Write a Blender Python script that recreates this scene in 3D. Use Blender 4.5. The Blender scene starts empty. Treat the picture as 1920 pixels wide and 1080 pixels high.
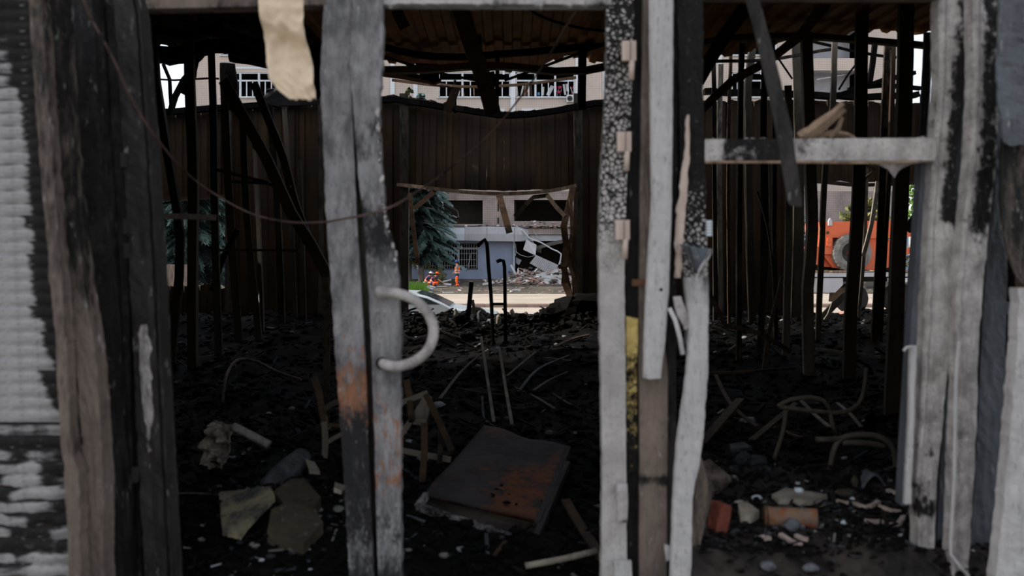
import bpy, math, random
import numpy as np
from mathutils import Vector, Matrix, noise
R = random.Random(7)
F, CZ = 1600.0, 1.5            # focal length in pixels of a 1920 wide frame, eye height
sc = bpy.context.scene
COL = sc.collection

# ---------------------------------------------------------------- camera
cd = bpy.data.cameras.new('camera'); cam = bpy.data.objects.new('camera', cd); COL.objects.link(cam)
cam.location = (0, 0, CZ); cam.rotation_euler = (math.pi / 2, 0, 0)
cd.sensor_width = 36; cd.lens = 30; cd.shift_y = -60 / 1920; cd.clip_end = 900; cd.clip_start = .05
cd.dof.use_dof = True; cd.dof.focus_distance = 45; cd.dof.aperture_fstop = 2.6
sc.camera = cam
# ---------------------------------------------------------------- sky, sun, exposure
w = bpy.data.worlds.new('world'); sc.world = w; w.use_nodes = True
nt = w.node_tree; nt.nodes.clear()
out = nt.nodes.new('ShaderNodeOutputWorld'); bg = nt.nodes.new('ShaderNodeBackground')
sky = nt.nodes.new('ShaderNodeTexSky'); sky.sky_type = 'NISHITA'; sky.sun_disc = False
sky.sun_elevation = math.radians(37); sky.sun_rotation = math.radians(-80); sky.air_density = 1; sky.dust_density = 2
mul = nt.nodes.new('ShaderNodeMix'); mul.data_type = 'RGBA'; mul.inputs[0].default_value = .60
sc_ = nt.nodes.new('ShaderNodeVectorMath'); sc_.operation = 'SCALE'; sc_.inputs[3].default_value = .17
nt.links.new(sky.outputs[0], sc_.inputs[0]); nt.links.new(sc_.outputs[0], mul.inputs[6])
mul.inputs[7].default_value = (.98, .99, 1.02, 1)
nt.links.new(mul.outputs[2], bg.inputs[0]); bg.inputs[1].default_value = 1.15
nt.links.new(bg.outputs[0], out.inputs[0])
sd = bpy.data.lights.new('sun', 'SUN'); sd.energy = 4.2; sd.angle = math.radians(.6); sd.color = (1, .95, .86)
sun = bpy.data.objects.new('sun', sd); COL.objects.link(sun)
sun.rotation_euler = Vector((-1.0, .16, .76)).to_track_quat('Z', 'Y').to_euler()
sc.view_settings.view_transform = 'Standard'; sc.view_settings.look = 'None'
sc.view_settings.gamma = 1; sc.view_settings.use_curve_mapping = False; sc.view_settings.exposure = 0.3
sc.cycles.use_denoising = True
sc.cycles.max_bounces = 6; sc.cycles.diffuse_bounces = 4; sc.cycles.sample_clamp_indirect = 6

# ---------------------------------------------------------------- helpers
WP = {}
def P(px, py, D): return Vector(((px - 960) / F * D, D, CZ - (py - 480) / F * D))
def N(x, y=0., z=0.): return noise.noise(Vector((x, y, z)))
def tag(o, label=None, cat=None, group=None, kind=None):
    if label: o['label'] = label
    if cat: o['category'] = cat
    if group: o['group'] = group
    if kind: o['kind'] = kind
    return o
def empty(name, loc, **k):
    o = bpy.data.objects.new(name, None); COL.objects.link(o); o.location = loc; o.empty_display_size = .1
    WP[o.name] = Vector(loc); return tag(o, **k)
def mesh(name, V, Fc, mat, parent=None, smooth=False, attrs=None, **k):
    V = [Vector(v) for v in V]
    a = np.array([tuple(v) for v in V]); lo = a.min(0); hi = a.max(0)
    base = Vector(((lo[0] + hi[0]) / 2, (lo[1] + hi[1]) / 2, lo[2]))
    me = bpy.data.meshes.new(name); me.from_pydata([tuple(v - base) for v in V], [], Fc)
    if smooth: me.polygons.foreach_set('use_smooth', [True] * len(me.polygons))
    for n_, vals in (attrs or {}).items():
        at = me.attributes.new(n_, 'FLOAT', 'POINT')
        if not hasattr(vals, '__len__'): vals = [vals] * len(V)
        at.data.foreach_set('value', list(vals))
    me.materials.append(mat); me.update()
    o = bpy.data.objects.new(name, me); COL.objects.link(o)
    WP[o.name] = base
    if parent is None: o.location = base
    else: o.parent = parent; o.location = base - WP[parent.name]
    return tag(o, **k)
def copy_tree(o, loc=None, parent=None):
    c = o.copy(); COL.objects.link(c)
    if parent: c.parent = parent
    if loc is not None: c.location = loc
    WP[c.name] = c.location.copy()
    for ch in list(o.children): copy_tree(ch, None, c)
    return c

class MB:
    def __init__(s): s.V = []; s.F = []; s.A = {}
    def add(s, V, Fc, **at):
        o = len(s.V); s.V += [Vector(v) for v in V]; s.F += [tuple(i + o for i in f) for f in Fc]
        for k in set(s.A) | set(at):
            s.A.setdefault(k, [0.] * o)
            v = at.get(k, 0.); s.A[k] += [v] * len(V) if not hasattr(v, '__len__') else list(v)
        return s
    def box(s, c, size, rot=None, **at):
        x, y, z = [q / 2 for q in size]; c = Vector(c)
        V = [Vector((i, j, k)) for i in (-x, x) for j in (-y, y) for k in (-z, z)]
        if rot is not None: V = [rot @ v for v in V]
        return s.add([v + c for v in V], [(0, 1, 3, 2), (4, 6, 7, 5), (0, 4, 5, 1), (2, 3, 7, 6), (0, 2, 6, 4), (1, 5, 7, 3)], **at)
    def bb(s, x0, x1, y0, y1, z0, z1, **at):
        return s.box(((x0 + x1) / 2, (y0 + y1) / 2, (z0 + z1) / 2), (abs(x1 - x0), abs(y1 - y0), abs(z1 - z0)), **at)
    def sweep(s, pts, sec, ref=(0, 1, 0), scale=None, twist=None, cap=True, **at):
        pts = [Vector(p) for p in pts]; n = len(pts); m = len(sec); V = []
        for i, p in enumerate(pts):
            t = (pts[min(i + 1, n - 1)] - pts[max(i - 1, 0)]).normalized(); r = Vector(ref)
            a = t.cross(r)
            if a.length < .05: a = t.cross(Vector((1, 0, 0)))
            a.normalize(); b = a.cross(t).normalized()
            if twist: M = Matrix.Rotation(twist[i], 3, t); a = M @ a; b = M @ b
            k = scale[i] if scale else 1
            V += [p + a * u * k + b * v * k for u, v in sec]
        Fc = [(i * m + j, i * m + (j + 1) % m, (i + 1) * m + (j + 1) % m, (i + 1) * m + j) for i in range(n - 1) for j in range(m)]
        if cap: Fc += [tuple(range(m))[::-1], tuple(range((n - 1) * m, n * m))]
        return s.add(V, Fc, **at)
    def tube(s, pts, r, k=8, scale=None, **at):
        return s.sweep(pts, [(r * math.cos(2 * math.pi * i / k), r * math.sin(2 * math.pi * i / k)) for i in range(k)], scale=scale, **at)
    def rock(s, c, size, seed=0, sub=1, rough=.35, **at):
        V, Fc = ICO[sub]; c = Vector(c); q = random.Random(seed)
        M = Matrix.Rotation(q.uniform(0, 6.28), 3, Vector((q.uniform(-1, 1), q.uniform(-1, 1), q.uniform(-1, 1) + .01)).normalized())
        W = [v * (1 + rough * N(v.x * 1.7 + seed * 3.1, v.y * 1.7, v.z * 1.7 + seed)) for v in V]
        W = [M @ Vector((max(-.8, min(.8, v.x)), max(-.75, min(.75, v.y)), max(-.8, min(.8, v.z)))) for v in W]
        return s.add([c + Vector((v.x * size[0], v.y * size[1], v.z * size[2])) / .8 / 2 for v in W], Fc, **at)
    def build(s, name, mat, parent=None, smooth=False, **k): return mesh(name, s.V, s.F, mat, parent, smooth, s.A, **k)
import bmesh
ICO = {}
for sb in (1, 2, 3):
    b = bmesh.new(); bmesh.ops.create_icosphere(b, subdivisions=sb, radius=1)
    ICO[sb] = ([v.co.copy() for v in b.verts], [tuple(v.index for v in f.verts) for f in b.faces]); b.free()
def rect(w_, h_): return [(-w_ / 2, -h_ / 2), (w_ / 2, -h_ / 2), (w_ / 2, h_ / 2), (-w_ / 2, h_ / 2)]
def chan(w_, d, t=.004, lip=.012):     # C profile: web and two flanges with lips
    a, h = w_ / 2, d
    return [(-a, 0), (a, 0), (a, h), (a - lip, h), (a - lip, h - t), (a - t, h - t), (a - t, t), (-a + t, t), (-a + t, h - t), (-a + lip, h - t), (-a + lip, h), (-a, h)]
def angle(w_, d, t=.005): return [(0, 0), (w_, 0), (w_, t), (t, t), (t, d), (0, d)]
def resamp(pts, step):
    pts = [Vector(p) for p in pts]; out_ = []
    n = len(pts)
    for i in range(n - 1):
        p0, p1, p2, p3 = pts[max(i - 1, 0)], pts[i], pts[i + 1], pts[min(i + 2, n - 1)]
        m = max(1, int((p2 - p1).length / step))
        for k in range(m):
            t = k / m
            out_.append(.5 * ((2 * p1) + (p2 - p0) * t + (2 * p0 - 5 * p1 + 4 * p2 - p3) * t * t + (3 * p1 - p0 - 3 * p2 + p3) * t ** 3))
    return out_ + [pts[-1]]
def PX(lst, D=None): return [P(*p) if len(p) == 3 else P(p[0], p[1], D) for p in lst]

# ---------------------------------------------------------------- materials
MATS = {}
def lin(c): return tuple(((x / 255) / 12.92 if x <= 10 else (((x / 255) + .055) / 1.055) ** 2.4) for x in c) + (1,)
def mat(name, c1, c2=None, soot=(9, 8, 7), rustc=(104, 62, 34), scale=6., stretch=(1, 1, 1), rough=.75, metal=0., bump=.3, bscale=40., crack=False, emit=0, brick=None, speck=None, spec=.25, grime=0):
    """paint or steel with procedural variation; the point attributes soot and rust (stains) steer how much of it is burnt"""
    m = bpy.data.materials.new(name); m.use_nodes = True; t = m.node_tree; nd = t.nodes; L = t.links.new
    bs = nd['Principled BSDF']
    def new(k): return nd.new(k)
    tc = new('ShaderNodeTexCoord'); mp = new('ShaderNodeMapping'); mp.inputs['Scale'].default_value = stretch
    L(tc.outputs['Object'], mp.inputs[0]); co = mp.outputs[0]
    def nz(s, d=6, r=.6, vec=None):
        n_ = new('ShaderNodeTexNoise'); n_.inputs['Scale'].default_value = s; n_.inputs['Detail'].default_value = d
        n_.inputs['Roughness'].default_value = r; L(vec or co, n_.inputs['Vector']); return n_.outputs['Fac']
    def mth(op, a, b=None, c=None, cl=False):
        q = new('ShaderNodeMath'); q.operation = op; q.use_clamp = cl
        for i, v in enumerate((a, b, c)):
            if v is None: continue
            if isinstance(v, (int, float)): q.inputs[i].default_value = v
            else: L(v, q.inputs[i])
        return q.outputs[0]
    def mix(f, a, b):
        q = new('ShaderNodeMix'); q.data_type = 'RGBA'
        for i, v in ((0, f), (6, a), (7, b)):
            if isinstance(v, (int, float)): q.inputs[i].default_value = v
            elif isinstance(v, tuple): q.inputs[i].default_value = v
            else: L(v, q.inputs[i])
        return q.outputs[2]
    def smooth(v, a, b):
        q = new('ShaderNodeMapRange'); q.interpolation_type = 'SMOOTHSTEP'; L(v, q.inputs[0])
        q.inputs[1].default_value = a; q.inputs[2].default_value = b; return q.outputs[0]
    def att(n_):
        q = new('ShaderNodeAttribute'); q.attribute_name = n_; return q.outputs['Fac']
    base = mix(smooth(nz(scale), .3, .7), lin(c1), lin(c2 or c1))
    if brick:
        bw, bh, mc, ms = brick
        sp = new('ShaderNodeSeparateXYZ'); cb = new('ShaderNodeCombineXYZ'); L(tc.outputs['Object'], sp.inputs[0])
        L(mth('ADD', sp.outputs[0], sp.outputs[1]), cb.inputs[0]); L(sp.outputs[2], cb.inputs[1])
        bk = new('ShaderNodeTexBrick'); bk.offset = 0; bk.inputs['Scale'].default_value = 1
        bk.inputs['Brick Width'].default_value = bw; bk.inputs['Row Height'].default_value = bh
        bk.inputs['Mortar Size'].default_value = ms; bk.inputs['Mortar Smooth'].default_value = .1; bk.inputs['Bias'].default_value = 0
        L(cb.outputs[0], bk.inputs['Vector'])
        L(base, bk.inputs['Color1']); L(mix(.25, base, lin(c1)), bk.inputs['Color2']); bk.inputs['Mortar'].default_value = lin(mc)
        base = bk.outputs['Color']
    if speck:
        base = mix(mth('MULTIPLY', smooth(nz(speck[1], 3), speck[2], speck[2] + .06), .9), base, lin(speck[0]))
    ru = mth('ADD', nz(scale * 2.2 + 3, 8, .65), mth('MULTIPLY', att('rust'), .9))
    base = mix(smooth(ru, .78, .98), base, mix(nz(30), lin(rustc), lin((60, 40, 28))))
    if crack:
        v = new('ShaderNodeTexVoronoi'); v.feature = 'DISTANCE_TO_EDGE'; v.inputs['Scale'].default_value = 62
        v2 = new('ShaderNodeVectorMath'); v2.operation = 'ADD'; nn = new('ShaderNodeTexNoise'); nn.inputs['Scale'].default_value = 30
        L(co, nn.inputs['Vector']); vs = new('ShaderNodeVectorMath'); vs.operation = 'SCALE'; vs.inputs[3].default_value = .02
        L(nn.outputs['Color'], vs.inputs[0]); L(co, v2.inputs[0]); L(vs.outputs[0], v2.inputs[1]); L(v2.outputs[0], v.inputs['Vector'])
        cr = mth('SUBTRACT', 1.0, smooth(v.outputs['Distance'], .02, .3))
        so = mth('ADD', mth('MULTIPLY', cr, .42), mth('ADD', mth('MULTIPLY', nz(14, 5), .42), mth('MULTIPLY', att('soot'), .9)))
    else:
        so = mth('ADD', mth('ADD', mth('MULTIPLY', nz(scale * 1.3, 9, .68), .75), mth('MULTIPLY', nz(scale * 6, 6, .7), .28)), mth('MULTIPLY', att('soot'), .9))
    base = mix(smooth(so, .63, .83), base, lin(soot))
    if grime:
        m2 = new('ShaderNodeMapping'); m2.inputs['Scale'].default_value = (1, 1, .07); L(tc.outputs['Object'], m2.inputs[0])
        base = mix(mth('MULTIPLY', smooth(nz(70, 4, .6, m2.outputs[0]), .46, .70), grime * .38), base, lin((58, 52, 48)))
        base = mix(mth('MULTIPLY', smooth(nz(95, 5, .7), .54, .68), grime), base, lin((44, 41, 39)))
        base = mix(mth('MULTIPLY', smooth(nz(38, 6, .7), .60, .74), grime * .8), base, lin((214, 210, 206)))
    L(base, bs.inputs['Base Color']); bs.inputs['Roughness'].default_value = rough; bs.inputs['Metallic'].default_value = metal; bs.inputs['Specular IOR Level'].default_value = spec
    if bump:
        bp = new('ShaderNodeBump'); bp.inputs['Strength'].default_value = bump; bp.inputs['Distance'].default_value = .01
        L(nz(bscale, 6, .65), bp.inputs['Height']); L(bp.outputs[0], bs.inputs['Normal'])
    if emit:
        bs.inputs['Emission Color'].default_value = lin(c1); bs.inputs['Emission Strength'].default_value = emit
    MATS[name] = m; return m

M_grey = mat('grey_paint_burnt', (178, 172, 168), (126, 121, 118), scale=11, bump=.35, bscale=55, grime=0.5)
M_light = mat('light_grey_metal', (180, 177, 175), (150, 147, 146), scale=3, stretch=(1, 1, .3), bump=.15, bscale=30, grime=0.4)
M_stile = mat('door_stile_paint', (142, 140, 141), (84, 83, 85), soot=(26, 26, 28), rustc=(160, 112, 84), scale=15, stretch=(1.3, 1, .5), bump=.5, bscale=60, grime=0.6)
M_crack = mat('crackled_paint', (182, 177, 173), (146, 141, 137), scale=5, crack=True, bump=.5, bscale=70, grime=0.3)
M_bronze = mat('brown_grey_post', (118, 104, 94), (82, 72, 66), soot=(12, 11, 10), scale=8, stretch=(1, 1, .3), bump=.35, bscale=60, grime=0.4)
M_darkpost = mat('dark_burnt_post', (54, 50, 48), (30, 28, 28), soot=(10, 9, 9), scale=9, stretch=(1, 1, .3), bump=.4, speck=((118, 116, 116), 26, .66), grime=0.3)
M_blue = mat('blue_grey_metal', (88, 92, 98), (52, 55, 60), scale=5, stretch=(1, 1, .2), rough=.6, bump=.2, grime=0.5)
M_beige = mat('beige_sheet', (214, 192, 164), (190, 170, 144), scale=4, rough=.5, bump=.15, bscale=12)
M_black = mat('char_black', (13, 12, 12), (7, 7, 7), scale=12, spec=.06, rough=.85, bump=.6, bscale=60)
M_slat = mat('shutter_slat', (164, 161, 160), (112, 110, 110), soot=(16, 15, 14), scale=7, stretch=(.5, 1, 1.6), bump=.4, bscale=40, grime=0.6)
M_wood = mat('splintered_wood', (150, 126, 104), (92, 76, 62), soot=(16, 13, 11), scale=14, stretch=(1, 1, .2), bump=.4)
M_oldwood = mat('scorched_wood', (70, 52, 34), (38, 28, 20), soot=(10, 9, 8), scale=10, stretch=(1, 1, .2), bump=.4)
M_hinge = mat('hinge_pale', (190, 172, 160), (160, 142, 130), scale=20, stretch=(1, 1, .2), bump=.2)
M_yellow = mat('yellow_foam', (214, 190, 122), (186, 158, 90), scale=34, bump=.6, bscale=70)
M_stud = mat('stud_steel', (128, 118, 104), (80, 74, 66), soot=(11, 10, 9), rustc=(92, 58, 34), scale=4, stretch=(1, 1, .25), rough=.6, metal=.25, bump=.2)
M_studd = mat('stud_dark', (80, 72, 60), (44, 40, 34), soot=(9, 9, 8), rustc=(80, 50, 28), scale=4, stretch=(1, 1, .25), rough=.65, metal=.2, bump=.2)
M_panel = mat('brown_wall_sheet', (58, 38, 14), (30, 19, 7), soot=(9, 8, 6), scale=2.4, stretch=(1, 1, .35), rough=.7, bump=.3, bscale=14)
M_roof = mat('brown_roof_sheet', (172, 120, 64), (110, 76, 42), soot=(12, 9, 7), scale=1.6, rough=.7, bump=.3, bscale=14)
M_beam = mat('brown_beam', (112, 84, 58), (66, 50, 36), soot=(9, 8, 7), scale=5, stretch=(.3, 1, 1), bump=.3)
M_rust = mat('rusty_plate', (66, 62, 62), (36, 34, 34), rustc=(150, 84, 38), scale=4, rough=.7, bump=.4, bscale=30)
M_rustbar = mat('rusty_bar', (82, 62, 42), (48, 39, 30), soot=(14, 12, 10), scale=9, bump=.3)
M_ash = mat('ash_floor', (20, 19, 19), (8, 8, 8), soot=(5, 5, 5), scale=8, bump=.9, bscale=26, speck=((86, 94, 100), 46, .72), spec=.06)
M_cable = mat('cable_brown', (92, 72, 64), (60, 50, 48), scale=20, rough=.6, bump=.2)
M_white = mat('white_frame', (206, 212, 216), (178, 184, 190), scale=3, bump=.1)
M_brick = mat('red_brick', (124, 66, 50), (94, 50, 40), scale=20, bump=.5)
M_stone = mat('pale_rubble', (168, 158, 142), (128, 120, 108), soot=(18, 16, 15), scale=12, bump=.5)
M_gstone = mat('grey_rubble', (96, 98, 102), (56, 58, 62), soot=(12, 12, 12), scale=14, bump=.6)
M_conc = mat('concrete', (142, 138, 130), (112, 108, 102), scale=1.2, bump=.3, bscale=8)
M_pave = mat('front_paving', (128, 124, 118), (104, 100, 96), scale=2, bump=.3)
# rubble pieces take their colour from the point attribute tone
def tone_mat(name, stops, bump=.5, s=30):
    m = bpy.data.materials.new(name); m.use_nodes = True; t = m.node_tree; L = t.links.new
    a = t.nodes.new('ShaderNodeAttribute'); a.attribute_name = 'tone'
    n_ = t.nodes.new('ShaderNodeTexNoise'); n_.inputs['Scale'].default_value = s; n_.inputs['Detail'].default_value = 5
    q = t.nodes.new('ShaderNodeMath'); q.operation = 'MULTIPLY_ADD'; q.inputs[1].default_value = .10; L(n_.outputs['Fac'], q.inputs[0])
    L(a.outputs['Fac'], q.inputs[2]); q2 = t.nodes.new('ShaderNodeMath'); q2.operation = 'SUBTRACT'; L(q.outputs[0], q2.inputs[0]); q2.inputs[1].default_value = .05
    r = t.nodes.new('ShaderNodeValToRGB'); L(q2.outputs[0], r.inputs[0]); e = r.color_ramp.elements
    e[0].position = stops[0][0]; e[0].color = lin(stops[0][1]); e[1].position = stops[-1][0]; e[1].color = lin(stops[-1][1])
    for p_, c_ in stops[1:-1]: x = e.new(p_); x.color = lin(c_)
    bs = t.nodes['Principled BSDF']; L(r.outputs[0], bs.inputs['Base Color']); bs.inputs['Roughness'].default_value = .85; bs.inputs['Specular IOR Level'].default_value = .12
    bp = t.nodes.new('ShaderNodeBump'); bp.inputs['Strength'].default_value = bump; bp.inputs['Distance'].default_value = .01
    L(n_.outputs['Fac'], bp.inputs['Height']); L(bp.outputs[0], bs.inputs['Normal']); return m
M_deb = tone_mat('interior_litter', [(0, (5, 5, 5)), (.55, (12, 11, 11)), (.72, (32, 26, 20)), (.85, (58, 62, 68)), (.95, (116, 112, 104)), (1, (180, 184, 190))])
M_rub = tone_mat('street_rubble', [(0, (40, 38, 36)), (.4, (100, 94, 88)), (.7, (150, 142, 134)), (.85, (176, 132, 118)), (1, (226, 226, 224))], s=6)

def plank(name, rows, D, depth, mt, parent=None, prof=None, n=9, step=9, amp=.0025, jag=(0, 0), Ds=None, rag=(0, 0), seed=0, smooth_px=24, soot_uv=None, **k):
    """a real post, stile or bar with width, depth and buckled faces. rows: (py, left px, right px, soot, rust) measured at distance D"""
    rows = [tuple(r) + (0,) * (5 - len(r)) for r in rows]
    py = np.arange(rows[0][0], rows[-1][0] + step, step, dtype=float)
    y_ = [r[0] for r in rows]; c = [np.interp(py, y_, [r[i] for r in rows]) for i in (1, 2, 3, 4)]
    dd = np.interp(py, y_, Ds) if Ds else np.full(len(py), float(D))
    kn = max(1, int(smooth_px / step)) | 1
    if kn > 1:
        ker = np.hanning(kn + 2)[1:-1]; ker /= ker.sum()
        for i in (0, 1): c[i] = np.convolve(np.pad(c[i], kn // 2, mode='edge'), ker, 'valid')
    if prof is None: prof = [(i / (n - 1), 0) for i in range(n)]
    prof = list(prof); sec = prof + [(1, depth), (0, depth)]
    m = len(sec); V = []; so = []; ru = []
    for i, y in enumerate(py):
        s0 = seed * 7.3
        xl = c[0][i] + jag[0] * (N(y * .045, s0) + .6 * N(y * .14, s0 + 5))
        xr = c[1][i] + jag[1] * (N(y * .045, s0 + 9) + .6 * N(y * .14, s0 + 15))
        for u, v in sec:
            yy = y
            if i == 0 and rag[0]: yy = y + rag[0] * N(u * 4, s0 + 2)
            if i == len(py) - 1 and rag[1]: yy = y + rag[1] * (N(u * 5, s0 + 3) + .5 * N(u * 13, s0))
            p = P(xl + (xr - xl) * u, yy, dd[i])
            p.y += v + amp * (N(u * 2.5, y * .02, s0) * 1.6 + N(u * 7, y * .06, s0 + 4)) * (1 if v < depth else .3)
            V.append(p)
            a = c[2][i]
            if soot_uv: a += soot_uv(u, y)
            so.append(a); ru.append(c[3][i])
    Fc = [(i * m + j, (i + 1) * m + j, (i + 1) * m + (j + 1) % m, i * m + (j + 1) % m) for i in range(len(py) - 1) for j in range(m)]
    Fc += [tuple(range(m)), tuple(range((len(py) - 1) * m, len(py) * m))[::-1]]
    return mesh(name, V, Fc, mt, parent, False, {'soot': so, 'rust': ru}, **k)

# ================================================================ structure of the burnt building
def fbm(x, y, s): return N(x * s, y * s, 3.3) + .5 * N(x * s * 2.1, y * s * 2.1, 7.7) + .25 * N(x * s * 4.3, y * s * 4.3, 1.1)
def sm(a, b, x): t = max(0, min(1, (x - a) / (b - a))); return t * t * (3 - 2 * t)
def H(x, y):
    h = .10 + .10 * fbm(x, y, 1.1) + .035 * fbm(x, y, 5)
    h += .53 * sm(7.4, 11.3, y) * (1 - .35 * sm(12.0, 13.5, y)) + .10 * sm(9, 11.5, y) * fbm(x, y, 2.3)
    h += .30 * math.exp(-((x - 1.0) / .5) ** 2 - ((y - 10.8) / .6) ** 2)
    h += .22 * math.exp(-((x + 1.0) / .6) ** 2 - ((y - 3.9) / .6) ** 2)
    h += .16 * math.exp(-((x + 1.6) / 1.2) ** 2 - ((y - 5.2) / 1.3) ** 2)
    return max(.02, h)
def G(px, py):            # the spot on the littered floor seen along one direction
    d = 2.5
    while d < 13.5:
        p = P(px, py, d)
        if p.z <= H(p.x, p.y): return p
        d += .02
    return P(px, py, 13)
def FL(px, py, up=.0): p = G(px, py); return p + Vector((0, 0, up))

nx, ny = 230, 170; V = []; Fc = []
for j in range(ny + 1):
    for i in range(nx + 1):
        x = -6.6 + 14.2 * i / nx; y = 3.0 + 10.2 * j / ny
        V.append((x, y, H(x, y)))
for j in range(ny):
    for i in range(nx): a = j * (nx + 1) + i; Fc.append((a, a + 1, a + nx + 2, a + nx + 1))
floor = mesh('floor', V, Fc, M_ash, None, True, kind='structure')
MB().bb(-9, 10, -14, 3.0, -.3, 0).build('front_pavement', M_pave, kind='structure')
MB().bb(-6.7, 7.7, 3.0, 13.2, -.6, -.05).build('floor_slab', M_conc, kind='structure')

# side walls, the front wall around the frames
def rib_sheet(x0, x1, zt, zb, y0, pitch=.2, rib=.028, nz=14, bulge=lambda x, z: 0, jag=.0, seed=0):
    """one vertical ribbed sheet with thickness, from x0 to x1"""
    xs = []; x = x0; k = 0
    while x < x1 - 1e-4:
        xs += [(x, 0), (x + pitch * .42, 0), (x + pitch * .5, rib), (x + pitch * .88, rib)]; x += pitch
    xs = [(min(a, x1), b_) for a, b_ in xs] + [(x1, 0)]
    V = []; m = len(xs)
    for s in (0, 1):
        for j in range(nz + 1):
            for a, b_ in xs:
                t, bt = zt(a), zb(a)
                if j == nz: t += jag * (N(a * 9, seed) + .5 * N(a * 31, seed))
                if j == 0: bt += jag * .5 * N(a * 9, seed + 4)
                z = bt + (t - bt) * j / nz
                V.append((a, y0 + b_ + bulge(a, z) + s * .006 + .012 * N(a * 1.5, z * 2, seed), z))
    Fc = []
    for s in (0, 1):
        o = s * (nz + 1) * m
        for j in range(nz):
            for i in range(m - 1):
                a = o + j * m + i; Fc.append((a, a + 1, a + m + 1, a + m))
    o = (nz + 1) * m
    for i in range(m - 1): Fc += [(i, i + 1, o + i + 1, o + i), (nz * m + i, nz * m + i + 1, o + nz * m + i + 1, o + nz * m + i)]
    for j in range(nz): Fc += [(j * m, j * m + m, o + j * m + m, o + j * m), (j * m + m - 1, j * m + 2 * m - 1, o + j * m + 2 * m - 1, o + j * m + m - 1)]
    return V, Fc
def wall_root(name, loc): return empty(name, loc, kind='structure')
wb = wall_root('wall_back', (0, 12.5, 0)); YB = 12.5
def X12(px): return (px - 960) / F * YB
def Z12(py): return CZ - (py - 480) / F * YB
def band_top(x):
    px = 960 + x / YB * F
    return Z12(np.interp(px, [-200, 280, 425, 600, 745, 830, 950, 1030, 1135, 1320, 1500, 1730, 2000], [205, 212, 200, 186, 178, 192, 210, 204, 186, 190, 188, 192, 190]))
def band_bot(x):
    px = 960 + x / YB * F
    return Z12(np.interp(px, [-200, 280, 425, 745, 770, 850, 950, 1040, 1075, 1500, 1600, 1730, 2000], [372, 372, 366, 346, 348, 357, 361, 355, 348, 334, 342, 340, 340]))
def panels(pxs, zb, seed0=0, bulge=lambda x, z: 0, jag=.05, nz=12, extra=0):
    for i in range(len(pxs) - 1):
        V, Fc = rib_sheet(X12(pxs[i]) - .01, X12(pxs[i + 1]) - .004, band_top, zb, YB + (.02 if i % 2 else 0) + extra, bulge=bulge, jag=jag, nz=nz, seed=seed0 + i * 3.1)
        mesh('wall_sheet', V, Fc, M_panel, wb, False, {'soot': [.05 + .22 * N(v[0] * 1.3, v[2] * 1.1, 4) + .12 * sm(1.8, .3, v[2]) for v in V], 'rust': .04})
flr = lambda x: .05
panels([110, 200, 280], flr, 1)
panels([280, 352, 425], band_bot, 5)
_bt = band_top; band_top = lambda x: Z12(536) + .05 * N(x * 3)
panels([270, 350, 427], flr, 71); band_top = lambda x: Z12(590) + .06 * N(x * 3); panels([1500, 1600, 1734], flr, 75); band_top = _bt
panels([425, 484], flr, 9); panels([483, 492], lambda x: Z12(418), 66); panels([491, 560, 640, 700, 757], flr, 11)
sag = lambda x, z: -.30 * math.exp(-((x + .35) / 1.1) ** 2) * sm(3.6, 2.4, z)
panels([757, 838, 921, 1004, 1082], band_bot, 20, sag, .035)
panels([1082, 1140, 1220, 1300, 1365, 1430, 1502], flr, 30)
panels([1502, 1580, 1656, 1734], band_bot, 40)
panels([1734, 1810, 1900, 1990], flr, 50)
# top rail and bottom lip of the sagging band, posts of the back wall
def rail(name, lst, w_, h_, mt, parent=None, step=.15, sec=None, ref=(0, 1, 0), soot=.1, jag=.0, **k):
    pts = resamp(PX(lst), step)
    if jag: pts = [p + Vector((N(i * .9, 3) * jag, N(i * .7, 8) * jag, N(i * .8, 5) * jag)) for i, p in enumerate(pts)]
    return MB().sweep(pts, sec or rect(w_, h_), ref=ref, soot=[soot] * 1 and soot).build(name, mt, parent, **k)
rail('top_rail', [(280, 212, 12.4), (425, 202, 12.4), (600, 190, 12.4), (720, 186, 12.4), (830, 200, 12.3), (950, 216, 12.2), (1040, 208, 12.3), (1138, 192, 12.4), (1320, 195, 12.4)], .08, .12, M_black, wb, jag=.02)
rail('top_rail', [(1320, 172, 12.4), (1480, 176, 12.4), (1600, 182, 12.3), (1720, 178, 12.4)], .08, .14, M_black, wb, jag=.03)
rail('bottom_rail', [(745, 346, 12.38), (800, 352, 12.2), (870, 360, 12.1), (950, 363.5, 12.05), (1030, 358, 12.15), (1080, 348, 12.35)], .05, .03, M_wood, wb, soot=.12)
rail('bottom_rail', [(1500, 336, 12.4), (1570, 344, 12.4), (1620, 347, 12.4), (1734, 342, 12.4)], .05, .05, M_oldwood, wb)
rail('bottom_rail', [(285, 375, 12.4), (350, 372, 12.4), (430, 368, 12.4)], .05, .05, M_oldwood, wb)
for px, wd in ((757, 16), (1084, 16), (427, 12), (1502, 10), (1736, 14), (600, 8)):
    rail('wall_post', [(px, 175, 12.36), (px + 1, 400, 12.36), (px, 610, 12.36)], wd / 128, .08, M_studd, wb, ref=(0, 1, 0), sec=chan(wd / 128, .07), soot=.2)

for nm, x in (('wall_left', -6.65), ('wall_right', 7.65)):
    MB().bb(x - .05, x + .05, 3.0, 12.6, 0, 4.1).build(nm, M_panel, kind='structure')
wf = MB()
wf.bb(-6.7, -1.62, 3.12, 3.22, 0, 4.2).bb(1.84, 7.7, 3.12, 3.22, 0, 4.2).bb(-1.62, 1.84, 3.1, 3.25, 2.46, 4.2)
wf.build('wall_front', M_panel, kind='structure')

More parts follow.
